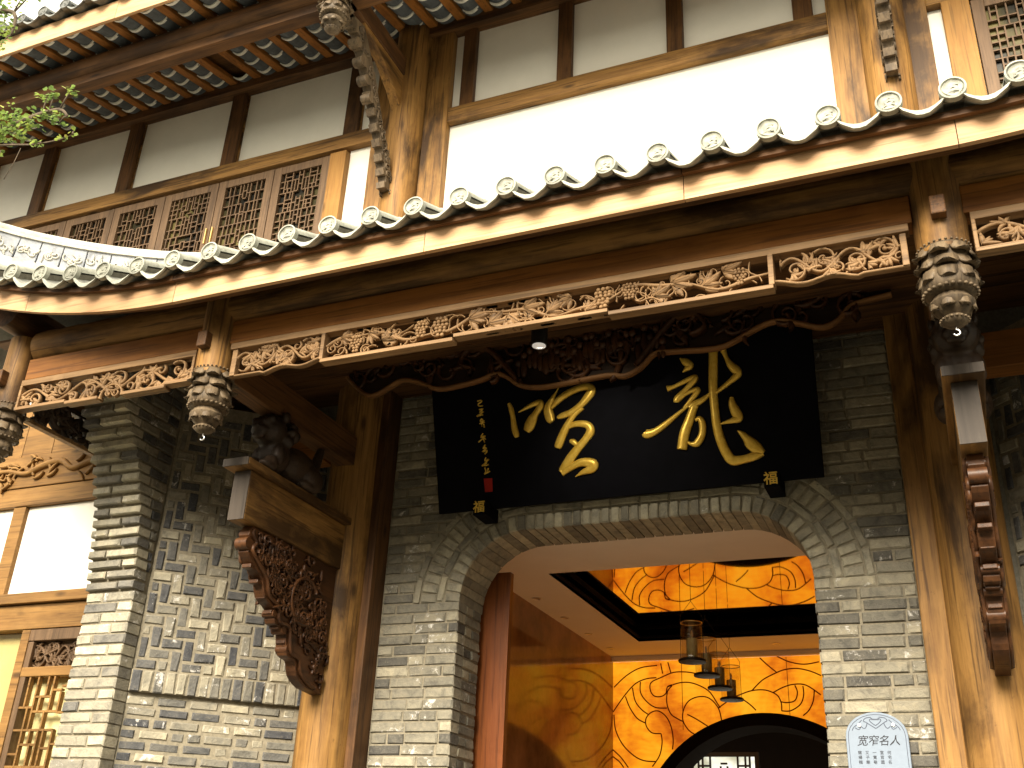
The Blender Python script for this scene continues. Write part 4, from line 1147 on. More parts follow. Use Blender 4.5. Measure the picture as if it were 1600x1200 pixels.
# ================================================================== black name board
ND = R(16)
nb = thing('name_board', 'black hanging name board with two gold calligraphy characters 喧 龍', 'sign', (-1.98, 6.2, 3.985))
BO = Vector((-1.98, 6.2, 3.985)); BA, BB = Vector((1, 0, 0)), Vector((0, -math.sin(ND), math.cos(ND))); BN = Vector((0, -math.cos(ND), -math.sin(ND)))
MB().prism([(-1.29, -.035), (1.33, -.035), (1.37, 1.12), (-1.30, 1.12)], BO, BA, BB, -BN, .05).build('board', 'board_black', nb, bevel=.006)
STROKES = {'xuan': [[(-0.706,0.68,0.019),(-0.692,0.638,0.03),(-0.682,0.584,0.029),(-0.676,0.505,0.037),(-0.665,0.457,0.035),(-0.66,0.437,0.021)],[(-0.638,0.609,0.008),(-0.575,0.634,0.021),(-0.511,0.655,0.032),(-0.47,0.656,0.034),(-0.477,0.627,0.039),(-0.514,0.583,0.037),(-0.54,0.547,0.058),(-0.567,0.502,0.061),(-0.589,0.471,0.037)],[(-0.31,0.77,0.004),(-0.348,0.719,0.01),(-0.383,0.671,0.029),(-0.418,0.607,0.052),(-0.409,0.544,0.057),(-0.395,0.513,0.034)],[(-0.397,0.608,0.023),(-0.339,0.657,0.036),(-0.275,0.692,0.039),(-0.192,0.718,0.038),(-0.124,0.722,0.043),(-0.1,0.69,0.05),(-0.137,0.643,0.046),(-0.188,0.598,0.038),(-0.258,0.561,0.036),(-0.32,0.546,0.034),(-0.355,0.538,0.018)],[(-0.169,0.583,0.025),(-0.233,0.542,0.031),(-0.292,0.472,0.041),(-0.339,0.394,0.049),(-0.365,0.342,0.046),(-0.371,0.329,0.028)],[(-0.3,0.457,0.021),(-0.231,0.478,0.033),(-0.152,0.465,0.04),(-0.128,0.421,0.05),(-0.167,0.368,0.043),(-0.225,0.313,0.046),(-0.283,0.253,0.053),(-0.336,0.183,0.054),(-0.355,0.162,0.038)],[(-0.278,0.368,0.02),(-0.254,0.359,0.033),(-0.23,0.334,0.025)],[(-0.354,0.164,0.046),(-0.288,0.19,0.038),(-0.206,0.216,0.045),(-0.128,0.196,0.057),(-0.144,0.165,0.048),(-0.205,0.149,0.028),(-0.26,0.124,0.005)]],'long': [[(0.52,0.824,0.009),(0.549,0.8,0.04),(0.579,0.767,0.042),(0.552,0.746,0.024),(0.527,0.729,0.005)],[(0.416,0.634,0.033),(0.464,0.643,0.021),(0.542,0.67,0.026),(0.604,0.689,0.026),(0.597,0.665,0.033),(0.536,0.611,0.028),(0.479,0.56,0.04),(0.469,0.536,0.028)],[(0.474,0.548,0.028),(0.546,0.588,0.019),(0.612,0.604,0.028),(0.605,0.58,0.03),(0.553,0.529,0.023),(0.512,0.493,0.014)],[(0.544,0.505,0.014),(0.472,0.461,0.021),(0.392,0.409,0.031),(0.312,0.365,0.038),(0.254,0.354,0.048),(0.239,0.364,0.034)],[(0.695,0.569,0.014),(0.639,0.53,0.03),(0.582,0.509,0.035),(0.549,0.489,0.03)],[(0.585,0.503,0.042),(0.541,0.409,0.049),(0.502,0.328,0.054),(0.476,0.227,0.054)],[(0.58,0.405,0.014),(0.609,0.411,0.03),(0.624,0.375,0.037),(0.615,0.309,0.037),(0.578,0.258,0.039),(0.544,0.255,0.023),(0.518,0.271,0.014)],[(0.746,0.878,0.049),(0.737,0.792,0.048),(0.726,0.694,0.048),(0.715,0.584,0.046),(0.713,0.474,0.044),(0.714,0.364,0.046),(0.728,0.265,0.048),(0.755,0.178,0.05),(0.791,0.124,0.052),(0.862,0.122,0.042),(0.933,0.135,0.044),(0.987,0.147,0.026)],[(0.991,0.15,0.022),(0.956,0.177,0.057),(0.919,0.214,0.062),(0.893,0.252,0.042),(0.867,0.285,0.027),(0.843,0.306,0.009)],[(0.807,0.832,0.03),(0.823,0.779,0.023),(0.843,0.733,0.039),(0.88,0.683,0.048),(0.871,0.656,0.039),(0.819,0.62,0.027),(0.754,0.579,0.021),(0.696,0.544,0.014)],[(0.827,0.523,0.02),(0.828,0.478,0.039),(0.846,0.421,0.052),(0.858,0.386,0.045),(0.817,0.374,0.029),(0.768,0.367,0.016),(0.727,0.359,0.003)]]}
fmN = (BO, BA, BB, BN)
for key in ('xuan', 'long'):
    mb = MB()
    for i, st in enumerate(STROKES[key]):
        mb.ribbon(smooth_path([(a_, b_, w_ * 1.28 if w_ > .012 else w_) for a_, b_, w_ in st], 5), fmN, .016 + .0006 * (i % 5), .0008 * i, k=7, hmul=lambda w: min(1.2, .35 + w * 18))
    mb.build('gold_character', 'gold', nb, smooth=True)
INSC = [[(-0.945,0.727),(-0.918,0.73),(-0.911,0.72),(-0.937,0.707),(-0.934,0.692),(-0.902,0.69)],[(-0.935,0.665),(-0.904,0.667),(-0.932,0.647),(-0.9,0.648),(-0.956,0.62),(-0.924,0.626),(-0.905,0.625)],[(-0.917,0.601),(-0.932,0.583),(-0.9,0.585),(-0.937,0.565),(-0.896,0.571)],[(-0.913,0.597),(-0.923,0.542)],[(-0.906,0.561),(-0.901,0.533)],[(-0.915,0.495),(-0.935,0.469),(-0.898,0.477),(-0.955,0.436),(-0.912,0.462),(-0.898,0.448)],[(-0.921,0.475),(-0.906,0.428)],[(-0.902,0.414),(-0.922,0.389),(-0.893,0.39),(-0.928,0.367),(-0.891,0.371),(-0.911,0.348)],[(-0.908,0.399),(-0.901,0.366)],[(-0.904,0.325),(-0.914,0.301),(-0.882,0.31),(-0.939,0.267),(-0.897,0.291),(-0.921,0.269),(-0.885,0.274)],[(-0.917,0.253),(-0.91,0.227),(-0.924,0.211),(-0.879,0.226)],[(-0.891,0.248),(-0.899,0.222)]]
for a, b in ((0, 1), (1, 2), (2, 5), (5, 7), (7, 9), (9, 10), (10, 12)):
    mb = MB()
    for st in INSC[a:b]:
        mb.ribbon(smooth_path([(x, y, .0105) for x, y in st], 3), fmN, .004, .0005, k=4)
    mb.build('small_gold_character', 'gold', nb, smooth=True)
MB().prism([(-.925, .085), (-.869, .083), (-.866, .176), (-.929, .179)], BO, BA, BB, BN, .004).build('red_seal', 'seal_red', nb)

def text_mesh(s, size, mat, name, parent, loc, rot, ext=.002, shear=0.0, align='CENTER', off=0.0):
    cu = bpy.data.curves.new(name, 'FONT'); cu.body = s; cu.size = size; cu.extrude = ext; cu.align_x = align; cu.align_y = 'CENTER'; cu.shear = shear; cu.resolution_u = 2; cu.offset = off
    tmp = bpy.data.objects.new(name + '_tmp', cu); sc.collection.objects.link(tmp)
    dg = bpy.context.evaluated_depsgraph_get(); me = bpy.data.meshes.new_from_object(tmp.evaluated_get(dg))
    bpy.data.objects.remove(tmp); bpy.data.curves.remove(cu)
    me.materials.clear(); me.materials.append(MATS[mat])
    o = bpy.data.objects.new(name, me); link(o, parent, loc); o.rotation_euler = rot
    return o
for x, lab in ((-2.90, 'small black bracket block with gold 福 under the name board, left'), (-.945, 'small black bracket block with gold 福 under the name board, right')):
    t_ = thing('sign_bracket', lab, 'bracket', (x, 6.2, 3.9), 'black blocks holding up the name board')
    MB().box(x - .048, x + .048, 6.09, 6.30, 3.875, 3.968).build('block', 'board_black', t_, bevel=.004)
    text_mesh('福', .088, 'gold', 'gold_character', t_, (x - .004, 6.0875, 3.925), (R(90), 0, 0), .002, off=.0012)

# ================================================================== carved brackets and lions
def bracket(x, s):
    side = 'left' if s < 0 else 'right'
    lab = 'carved timber bracket reaching out from the left column over the slanting wall' if s < 0 else 'carved timber bracket seen end-on against the right column'
    t_ = thing('carved_bracket', lab, 'bracket', (x, 5.9, 2.7), 'carved brackets on the gate columns')
    MB().box(x - .095, x + .095, 4.79, 6.02, 3.852, 3.905).build('ledge', 'timber_Y', t_, bevel=.008)
    MB().box(x - .093, x + .093, 4.783, 4.79, 3.854, 3.903).build('ledge_end', 'endgrain_grey', t_)
    MB().box(x - .06, x + .06, 4.872, 6.02, 3.535, 3.850).build('bracket_beam', 'timber_Y', t_, bevel=.006)
    MB().box(x - .058, x + .058, 4.866, 4.872, 3.537, 3.848).build('beam_end', 'endgrain_grey', t_)
    out = smooth_path([(5.00, 3.533), (4.97, 3.47), (5.02, 3.42), (4.99, 3.37), (5.08, 3.30), (5.17, 3.24), (5.22, 3.15), (5.33, 3.10), (5.36, 3.02), (5.47, 3.01), (5.50, 2.93), (5.53, 2.86), (5.62, 2.84), (5.66, 2.76), (5.76, 2.71), (5.84, 2.70), (5.96, 2.69)], 3)
    cb = MB(); cb.prism(out + [(5.99, 3.533)], (x - .038, 0, 0), (0, 1, 0), (0, 0, 1), (1, 0, 0), .076)
    b = cb.build('carved_board', 'carved_brown', t_, bevel=.004)
    rl = MB(); rg = random.Random(5)
    for sd in (-1, 1):
        fm = ((x + sd * .038, 0, 0), (0, 1, 0), (0, 0, 1), (sd, 0, 0))
        rl.ribbon(spiral((5.62, 3.22), .15, .15, .6, 5.2, .03, .03, 20), fm, .03, k=5)
        rl.ribbon([(a + .03, z_ + .02, .03) for a, z_ in out[2:-3]], fm, .022, k=4)
        for i in range(120):
            u_ = rg.random() ** .8; a = 5.06 + u_ * .88; zlo = 3.37 - (a - 5.0) * .70; z_ = rg.uniform(zlo + .02, 3.50 if a < 5.8 else 3.3)
            rl.ribbon(spiral((a, z_), rg.uniform(.025, .055), .008, rg.uniform(0, 6), rg.uniform(7, 10), .02, .012, 12), fm, rg.uniform(.014, .03), k=4)
            rl.ribbon(leaf_path((a, z_), rg.uniform(0, 6), .08, .03, rg.uniform(-1, 1)), fm, rg.uniform(.014, .026), k=4)
    rl.build('relief', 'carved_brown', b, smooth=True)
    for a, z_, r_ in ((5.00, 3.485, .026), (4.985, 3.42, .038), (5.34, 3.075, .022), (5.46, 3.0, .026), (5.54, 2.90, .034)):
        ex = MB(); ex.tube([(x - .042, a, z_), (x + .042, a, z_)], r_, 12); ex.build('edge_scroll', 'carved_brown', b, auto=40)
    for i in range(9):
        u_ = i / 8; a = 5.06 + .72 * u_; z_ = 3.30 - .58 * u_
        MB().box(x - .033, x + .033, a - .02, a + .12, z_ - .012, z_ + .012).build('edge_step', 'carved_brown', b, bevel=.004)
bracket(-3.94, -1); bracket(.165, 1)

def lion(x, lab):
    tmp = MB()
    c = Vector((x, 5.12, 3.905)); rg = random.Random(9)
    def B_(dx, dy, dz, r, sx=1, sy=1, sz=1): tmp.ball(c + Vector((dx, dy, dz)), r, (sx, sy, sz), 14, 10)
    B_(0, .26, .15, .13, .85, 1.7, 1.0)           # trunk
    B_(0, .02, .15, .12, .9, .9, 1.1)             # chest
    B_(0, -.06, .29, .115, 1.0, .95, .95)         # head
    B_(0, -.155, .255, .055, 1.15, .9, .75)       # muzzle
    B_(0, -.165, .215, .040, 1.2, .8, .55)        # jaw
    B_(0, -.205, .27, .024, 1.3, .8, .8)          # nose
    for s in (-1, 1):
        B_(s * .045, -.15, .315, .024); B_(s * .055, -.135, .34, .03, 1.2, .8, .6)    # eyes, brows
        B_(s * .10, -.03, .385, .035, .6, 1, 1.1)                                      # ears
        B_(s * .07, -.09, .05, .05, .9, 1.2, 1.0); B_(s * .07, -.13, .028, .042, 1, 1.4, .65); B_(s * .075, -.03, .12, .055, .8, .9, 1.4)
        B_(s * .085, .36, .09, .08, .75, 1.3, 1.1); B_(s * .085, .30, .03, .045, 1, 1.8, .65)
    for i in range(46):                            # curled mane
        a = rg.uniform(0, 6.28); p = rg.uniform(-.6, 1.3)
        B_(.115 * math.cos(a) * math.cos(p), .02 + .11 * math.sin(a) * math.cos(p) * .6 + .03, .29 + .12 * math.sin(p), rg.uniform(.026, .040))
    for i in range(7): B_(0, .46 + .012 * i, .16 + .035 * i, .045 - .002 * i)            # tail
    me = tmp.mesh('carved_lion'); me.materials.append(MATS['carved_dark'])
    o = bpy.data.objects.new('carved_lion', me); link(o, None, (0, 0, 0))
    rm = o.modifiers.new('remesh', 'REMESH'); rm.mode = 'VOXEL'; rm.voxel_size = .009; rm.use_smooth_shade = True
    sm = o.modifiers.new('smooth', 'SMOOTH'); sm.iterations = 2
    dg = bpy.context.evaluated_depsgraph_get(); me2 = bpy.data.meshes.new_from_object(o.evaluated_get(dg)); o.modifiers.clear(); o.data = me2
    me2.transform(Matrix.Translation(-c)); o.location = c; WLOC[o.name] = c
    tag(o, lab, 'carving', 'dark carved lions on the brackets')
lion(-3.94, 'dark carved wooden lion crouching on the left bracket ledge')
lion(.165, 'dark carved wooden lion on the right bracket under the hanging post')

# upper carved braces
def brace(x, lab, yo=0.0):
    t_ = thing('carved_brace', lab, 'bracket', (x, 6.2, 6.9), 'carved braces under the upper eave')
    out = []; P0, P1 = (6.20, 6.90), (5.40, 8.12)
    n = 22
    for i in range(n + 1):
        u_ = i / n; y = P0[0] + (P1[0] - P0[0]) * u_ ** 1.35; z = P0[1] + (P1[1] - P0[1]) * u_
        for dy in ((0, .035) if i % 2 else (.035, 0)): out.append((y - .05 + dy, z + (.012 if dy else 0)))
    back = [(5.56, 8.16), (5.80, 7.85), (6.0, 7.5), (6.14, 7.2), (6.25, 6.92)]
    b = MB().prism([(y, z) for y, z in out] + back, (x - .04, 0, 0), (0, 1, 0), (0, 0, 1), (1, 0, 0), .08).build('carved_board', 'brace_wood', t_, bevel=.005)
    rl = MB(); rg = random.Random(12)
    for sd in (-1, 1):
        fm = ((x + sd * .04, 0, 0), (0, 1, 0), (0, 0, 1), (sd, 0, 0))
        for i in range(44):
            u_ = rg.random(); y = P0[0] + (P1[0] - P0[0]) * u_ ** 1.35 + rg.uniform(.03, .09); z = P0[1] + (P1[1] - P0[1]) * u_
            rl.ribbon(spiral((y, z), rg.uniform(.02, .04), .008, rg.uniform(0, 6), rg.uniform(7, 10), .02, .012, 10), fm, rg.uniform(.010, .018), k=4)
    fm = ((x, 0, 0), (0, 1, 0), (0, 0, 1), (1, 0, 0))
    rl.build('relief', 'brace_wood', b, smooth=True)
    for i in range(5):
        u_ = .55 + .1 * i; y = P0[0] + (P1[0] - P0[0]) * u_ ** 1.35 - .05; z = P0[1] + (P1[1] - P0[1]) * u_
        fl = MB(); fl.tube([(x - .045, y, z), (x + .045, y, z)], .045, 10); fl.build('edge_scroll', 'brace_wood', b, auto=40)
    MB().beam((x, 5.25, 8.30), (x, 6.35, 8.30), .12, .20).build('tie_beam', 'timber_dark_Y', t_, bevel=.006)
    MB().prism([(5.55, 8.2), (6.3, 8.2), (6.3, 7.78), (6.12, 7.95), (5.9, 8.08)], (x - .045, 0, 0), (0, 1, 0), (0, 0, 1), (1, 0, 0), .09).build('knee_board', 'timber_Y', t_, bevel=.005)
brace(-4.04, 'scalloped carved brace rising from upper column to the lotus end')
brace(.07, 'stepped carved brace seen end-on against the right upper column')

# ================================================================== plaque
t_ = thing('stone_plaque', 'pale blue grey round-topped plaque engraved 宽窄名人 on the brick wall', 'sign', (-.503, 6.28, 2.0))
px, hw, zt = -.503, .163, 2.572
def arch_poly(w, zb, zt, n=14, rr=None):
    r = w; return [(w, zb)] + [(w * math.cos(math.pi * i / n), zt - r * .78 + r * .78 * math.sin(math.pi * i / n)) for i in range(n + 1)] + [(-w, zb)]
MB().prism(arch_poly(hw, 1.75, zt), (px, 6.262, 0), (1, 0, 0), (0, 0, 1), (0, 1, 0), .034).build('slab', 'stone_plaque', t_, bevel=.004)
fm = ((px, 6.262, 0), (1, 0, 0), (0, 0, 1), (0, -1, 0))
mb = MB(); mb.ribbon([(a, b, .0035) for a, b in arch_poly(hw - .014, 1.76, zt - .013)], fm, .0015, k=3)
for s in (-1, 1):
    for pts in ([(.02, 2.545), (.05, 2.54), (.062, 2.525), (.045, 2.515), (.05, 2.495), (.062, 2.485), (.075, 2.495)], [(.07, 2.53), (.085, 2.515), (.08, 2.495), (.09, 2.48), (.11, 2.49)], [(.0, 2.50), (.02, 2.515), (.03, 2.53), (.015, 2.54)], [(.0, 2.485), (.02, 2.498), (.045, 2.515)], [(.1, 2.505), (.118, 2.49), (.125, 2.475)]):
        mb.ribbon(smooth_path([(s * a, b, .005) for a, b in pts], 3), fm, .0015, k=3)
mb.ribbon([(-.02, 2.533, .008), (.02, 2.533, .008)], fm, .0012, k=3)
mb.build('engraved_ornament', 'plaque_line', t_)
for x in (-.085, .092):
    b = MB(); b.tube([(px + x, 6.262, 2.503), (px + x, 6.254, 2.503)], .009, 12); b.build('screw_cap', 'steel', t_, auto=40)
# brush-written heading
for s, x in zip('宽窄名人', (-.078, -.022, .034, .090)):
    text_mesh(s, .058, 'ink', 'engraved_character', t_, (px + x, 6.2612, 2.418), (R(90), 0, 0), .0006, .2)
cols = ['何宅名', '宣官國', '一寬巷', '又子廟', '爾楊龍']
for i, s in enumerate(cols):
    for j, ch in enumerate(s):
        text_mesh(ch, .021, 'ink', 'engraved_character', t_, (px + .056 - i * .038, 6.2612, 2.358 - j * .0245), (R(90), 0, 0), .0003)

# ================================================================== side house behind the left pier
YH = 5.90
sh = thing('side_house', 'golden timber house front with white panel and lattice door behind the pier', 'building', (-7, 6.1, 0))
hb = lambda name, x0, x1, z0, z1, yf, mat, d=.12, bev=.005: MB().box(x0, x1, yf, yf + d, z0, z1).build(name, mat, sh, bevel=bev)
MB().box(-9.5, -5.2, YH + .12, YH + .3, 0, 5.1).build('wall_core', 'plaster', sh)
for i in range(12): hb('plank', -9.4 + i * .33, -9.4 + (i + 1) * .33 - .006, 4.69, 5.15, YH - .01, 'house_timber')
hb('carved_beam', -9.5, -5.5, 4.405, 4.684, YH - .03, 'house_timber')
hb('beam', -9.5, -5.5, 4.245, 4.40, YH - .02, 'house_timber')
hb('sill_beam', -9.5, -5.5, 3.42, 3.50, YH - .06, 'house_timber', .18)
hb('lower_beam', -9.5, -5.5, 3.225, 3.415, YH - .02, 'house_timber')
for a, b in ((-9.0, -8.86), (-7.02, -6.89)): hb('panel_post', a, b, 3.505, 4.24, YH - .01, 'house_timber')
for a, b in ((-8.86, -7.02), (-6.89, -5.3)): hb('plaster_panel', a, b, 3.505, 4.24, YH + .03, 'plaster', .08, 0)
fm = ((0, YH - .03, 0), (1, 0, 0), (0, 0, 1), (0, -1, 0)); mb = MB(); rg = random.Random(4)
mb.ribbon(smooth_path([(-7.5, 4.50, .03), (-7.2, 4.56, .04), (-6.95, 4.52, .05), (-6.8, 4.57, .06), (-6.6, 4.60, .06), (-6.45, 4.52, .05), (-6.25, 4.56, .05), (-6.0, 4.53, .04), (-5.8, 4.58, .03)], 5), fm, .035)
for i in range(40): mb.ribbon(leaf_path((rg.uniform(-7.6, -5.8), rg.uniform(4.46, 4.63)), rg.uniform(-1, 4), .12, .035, rg.uniform(-1.5, 1.5)), fm, .03, k=4)
mb.build('relief_dragon', 'house_timber', sh, smooth=True)
# glazed bay and lattice door
hb('door_post', -6.585, -6.505, 0, 3.22, YH - .015, 'house_timber')
hb('door_head', -6.505, -5.4, 3.135, 3.22, YH - .012, 'window_frame_wood')
hb('glazing_backing', -9.4, -6.585, 0, 3.22, YH + .09, 'backing_ochre', .02, 0)  # board added behind the glass, its yellow stands for the reflection in the pane
hb('glass_pane', -7.9, -6.84, 0, 3.22, YH + .05, 'clear_glass', .006, 0); hb('glass_pane', -6.834, -6.585, 0, 3.22, YH + .05, 'clear_glass', .006, 0)
hb('transom_rail', -6.505, -5.4, 2.87, 2.94, YH - .012, 'house_timber'); hb('door_stile', -6.503, -6.45, 0, 3.13, YH - .008, 'window_frame_wood'); hb('door_stile', -5.62, -5.55, 0, 3.13, YH - .008, 'window_frame_wood')
hb('transom_backing', -6.45, -5.62, 2.94, 3.135, YH + .05, 'window_frame_wood', .02, 0)
fm = ((-6.45, YH + .05, 2.945), (1, 0, 0), (0, 0, 1), (0, -1, 0)); mb = MB(); scroll_strip(mb, fm, .83, .18, 61, .15, .03, .012); clip_scroll(mb, fm, .83, .18); mb.build('transom_carving', 'window_frame_wood', sh, smooth=True)
hb('door_backing', -6.45, -5.62, 0, 2.87, YH + .085, 'backing_ochre', .02, 0)
mb = MB(); lattice(mb, (-6.45, YH + .03, 1.35), (1, 0, 0), (0, 0, 1), (0, -1, 0), .83, 1.52, .085, .015, .035, random.Random(8)); mb.build('lattice', 'house_timber', sh)

# ================================================================== room behind the arch
RXL, RXR, RYB, RZ = -3.60, -.36, 11.23, 3.97
YI = 6.68
CX0, CX1, CY0, CY1 = -3.09, -.87, 7.88, 10.5
def st(name, mb, mat, lab, cat, **k): return tag(mb.build(name, mat, None, **k), lab, cat, kind='structure')
st('room_floor', MB().box(RXL, RXR, YI, 16, -.06, .02), 'interior_marble', 'polished floor inside the gate room', 'floor')
st('room_wall', MB().box(RXL - .1, RXL, YI, RYB, .02, RZ), 'interior_marble', 'glossy ochre marble side wall inside the arch', 'wall')
st('room_wall', MB().box(RXR, RXR + .1, YI, RYB, .02, RZ), 'interior_marble', 'ochre marble side wall on the hidden side of the room', 'wall')
cl = MB()
cl.box(RXL - .1, RXR + .1, YI, CY0, RZ, RZ + .12); cl.box(RXL - .1, RXR + .1, CY1, RYB + .1, RZ, RZ + .12)
cl.box(RXL - .1, CX0, CY0, CY1, RZ, RZ + .12); cl.box(CX1, RXR + .1, CY0, CY1, RZ, RZ + .12)
ceil = st('room_ceiling', cl, 'ceiling_white', 'plain ceiling with a deep square recess inside the arch', 'ceiling')
cv = MB(); d_ = .05
cv.box(CX0 - d_, CX0, CY0, CY1, RZ + .004, RZ + .17); cv.box(CX1, CX1 + d_, CY0, CY1, RZ + .004, RZ + .17); cv.box(CX0 - d_, CX1 + d_, CY0 - d_, CY0, RZ + .004, RZ + .17); cv.box(CX0 - d_, CX1 + d_, CY1, CY1 + d_, RZ + .004, RZ + .17)
cv.box(CX0, CX0 + .03, CY0, CY1, RZ + .03, RZ + .05); cv.box(CX1 - .03, CX1, CY0, CY1, RZ + .03, RZ + .05); cv.box(CX0 + .03, CX1 - .03, CY1 - .03, CY1, RZ + .03, RZ + .05)
cv.build('cove', 'cove_dark', ceil)
MB().box(CX0, CX1, CY0, CY1, RZ + .15, RZ + .17).build('mirror_panel', 'mirror_ceiling', ceil)
MB().box(RXL, RXR, RYB - .06, RYB - .002, RZ - .05, RZ - .002).build('cornice', 'ceiling_white', ceil)
for x, y in [(-3.48, 8.61), (-3.48, 9.35), (-3.48, 10.05), (-3.48, 10.75), (-1.75, 10.85)]:
    b = MB(); b.lathe([(.0001, -.002), (.03, -.002), (.034, -.006), (.042, -.005), (.042, .002)], (x, y, RZ - .002), 18); b.build('downlight', 'steel', ceil, auto=40)
# backlit wall with the round doorway
mcx, mcz, mr = -1.997, 1.993, 1.345
bw = thing('backlit_wall', 'glowing orange backlit wall with curling red line pattern and dark round doorway', 'wall', (-1.98, 11.25, 0))
n = 40; circ = [(mcx + mr * math.cos(a), mcz + mr * math.sin(a)) for a in [R(-75) - R(30) * 0 + R(330) * i / n for i in range(n + 1)]]
pl = [(RXL, .02), (RXL, RZ - .05), (RXR, RZ - .05), (RXR, .02)]
arc = [(mcx + mr * math.cos(a), mcz + mr * math.sin(a)) for a in [R(-60) + R(300) * i / n for i in range(n + 1)]]
poly = pl + [(arc[0][0], .02)] + arc + [(arc[-1][0], .02)]
MB().prism(poly, (0, RYB, 0), (1, 0, 0), (0, 0, 1), (0, 1, 0), .05).build('onyx_panel', 'backlit_onyx', bw)
for x in (-2.83, -1.72): MB().box(x - .003, x + .003, RYB - .002, RYB + .01, mcz + 1.2, RZ - .06).build('panel_seam', 'pattern_line', bw)
fm = ((0, RYB, 0), (1, 0, 0), (0, 0, 1), (0, -1, 0))
mb = MB()
for i, s_ in enumerate([[(-3.59,3.65),(-3.45,3.77),(-3.29,3.85),(-3.1,3.87)],[(-3.6,3.39),(-3.47,3.56),(-3.35,3.68),(-3.23,3.73),(-3.11,3.74)],[(-3.06,3.89),(-3.04,3.78)],[(-2.98,3.9),(-2.95,3.79)],[(-2.67,3.77),(-2.78,3.79),(-2.92,3.79),(-3.06,3.74),(-3.17,3.69),(-3.18,3.61),(-3.14,3.55),(-3.07,3.54),(-3.01,3.57),(-2.99,3.64),(-2.94,3.66)],[(-3.29,3.7),(-3.29,3.59),(-3.23,3.5),(-3.13,3.43),(-3.0,3.42)],[(-3.38,3.64),(-3.35,3.5),(-3.28,3.41),(-3.21,3.36)],[(-3.46,3.55),(-3.41,3.43),(-3.33,3.32),(-3.24,3.27)],[(-2.94,3.65),(-2.99,3.59),(-3.0,3.47),(-2.96,3.36),(-2.89,3.31),(-2.83,3.28)],[(-2.99,3.64),(-2.85,3.68),(-2.71,3.67),(-2.55,3.59),(-2.46,3.46),(-2.43,3.41)],[(-2.42,3.28),(-2.45,3.41),(-2.54,3.51),(-2.65,3.53),(-2.76,3.49),(-2.82,3.4),(-2.83,3.29),(-2.77,3.19),(-2.69,3.14)],[(-3.07,3.16),(-3.17,3.17),(-3.23,3.24),(-3.23,3.32),(-3.17,3.38),(-3.09,3.39),(-3.01,3.33),(-2.96,3.23),(-2.94,3.1),(-2.95,3.0)],[(-3.07,3.16),(-3.06,3.07),(-3.09,2.94),(-3.17,2.83)],[(-3.59,3.36),(-3.57,3.2),(-3.49,3.05),(-3.37,2.94),(-3.26,2.89),(-3.13,2.88)],[(-3.6,3.0),(-3.51,2.92),(-3.43,2.82)],[(-3.6,2.93),(-3.53,2.88),(-3.48,2.82)],[(-2.45,3.41),(-2.31,3.5),(-2.19,3.55),(-2.08,3.58),(-1.95,3.58),(-1.84,3.53),(-1.8,3.45),(-1.8,3.37)],[(-2.2,3.5),(-2.12,3.44),(-2.06,3.38)],[(-2.09,3.58),(-1.98,3.68),(-1.86,3.74),(-1.75,3.78),(-1.62,3.79),(-1.49,3.76),(-1.38,3.71)],[(-1.99,3.91),(-1.91,3.83),(-1.83,3.76)],[(-1.81,3.92),(-1.69,3.86),(-1.54,3.83),(-1.39,3.85)],[(-1.88,3.55),(-1.78,3.6),(-1.67,3.63),(-1.54,3.62),(-1.4,3.52)],[(-1.65,3.62),(-1.63,3.55),(-1.66,3.47),(-1.74,3.45),(-1.8,3.46)],[(-1.57,3.61),(-1.57,3.52),(-1.61,3.43),(-1.71,3.37),(-1.8,3.37)],[(-1.46,3.57),(-1.48,3.46),(-1.53,3.37),(-1.59,3.32)],[(-2.78,3.35),(-2.7,3.31),(-2.57,3.23)]]): mb.ribbon([(a, b, .0135) for a, b in smooth_path(s_, 5)], fm, .008 + .0002 * i, k=4)
mb.build('line_pattern', 'pattern_line', bw, smooth=True)
mb = MB(); r0, r1 = mr - .11, mr + .012; v = []; f = []
for i in range(n * 2 + 1):
    a = R(-60) + R(300) * i / (2 * n)
    for r_, y in ((r1, RYB - .03), (r0, RYB - .03), (r0, RYB + .5), (r1, RYB + .5)): v.append((mcx + r_ * math.cos(a), y, mcz + r_ * math.sin(a)))
for i in range(n * 2):
    for c in range(4): f.append((4 * i + c, 4 * i + (c + 1) % 4, 4 * i + 4 + (c + 1) % 4, 4 * i + 4 + c))
mb.add(v, f); mb.build('round_door_frame', 'cove_dark', bw)
st('back_room_wall', MB().box(-4.5, .5, 15.5, 15.6, .02, 3.9), 'cove_dark', 'dark wall of the room beyond the round doorway', 'wall')
st('back_room_ceiling', MB().box(-4.5, .5, RYB + .5, 15.6, 3.9, 4.0), 'cove_dark', 'dark ceiling of the room beyond the round doorway', 'ceiling')
FX = -.37
fw = thing('fretwork_window', 'bright window with square fretwork seen through the round doorway', 'window', (-2.6, 13.2, 2.0))
MB().box(-2.86 + FX, -2.08 + FX, 13.22, 13.24, 1.9, 3.18).build('pane', 'daylight_screen', fw)
mb = MB(); lattice(mb, (-2.86 + FX, 13.215, 1.9), (1, 0, 0), (0, 0, 1), (0, -1, 0), .78, 1.28, .09, .022, .02, random.Random(2))
mb.box(-2.89 + FX, -2.84 + FX, 13.19, 13.25, 1.88, 3.21); mb.box(-2.10 + FX, -2.05 + FX, 13.19, 13.25, 1.88, 3.21); mb.box(-2.84 + FX, -2.10 + FX, 13.19, 13.25, 3.16, 3.21); mb.build('fretwork', 'lamp_black', fw)
# open door leaf behind the left jamb
o = MB().box(-3.16, -2.93, 6.74, 6.80, .03, 3.66).build('door_leaf', 'door_red', None, bevel=.004); tag(o, 'red brown timber door leaf just inside the left jamb', 'door')

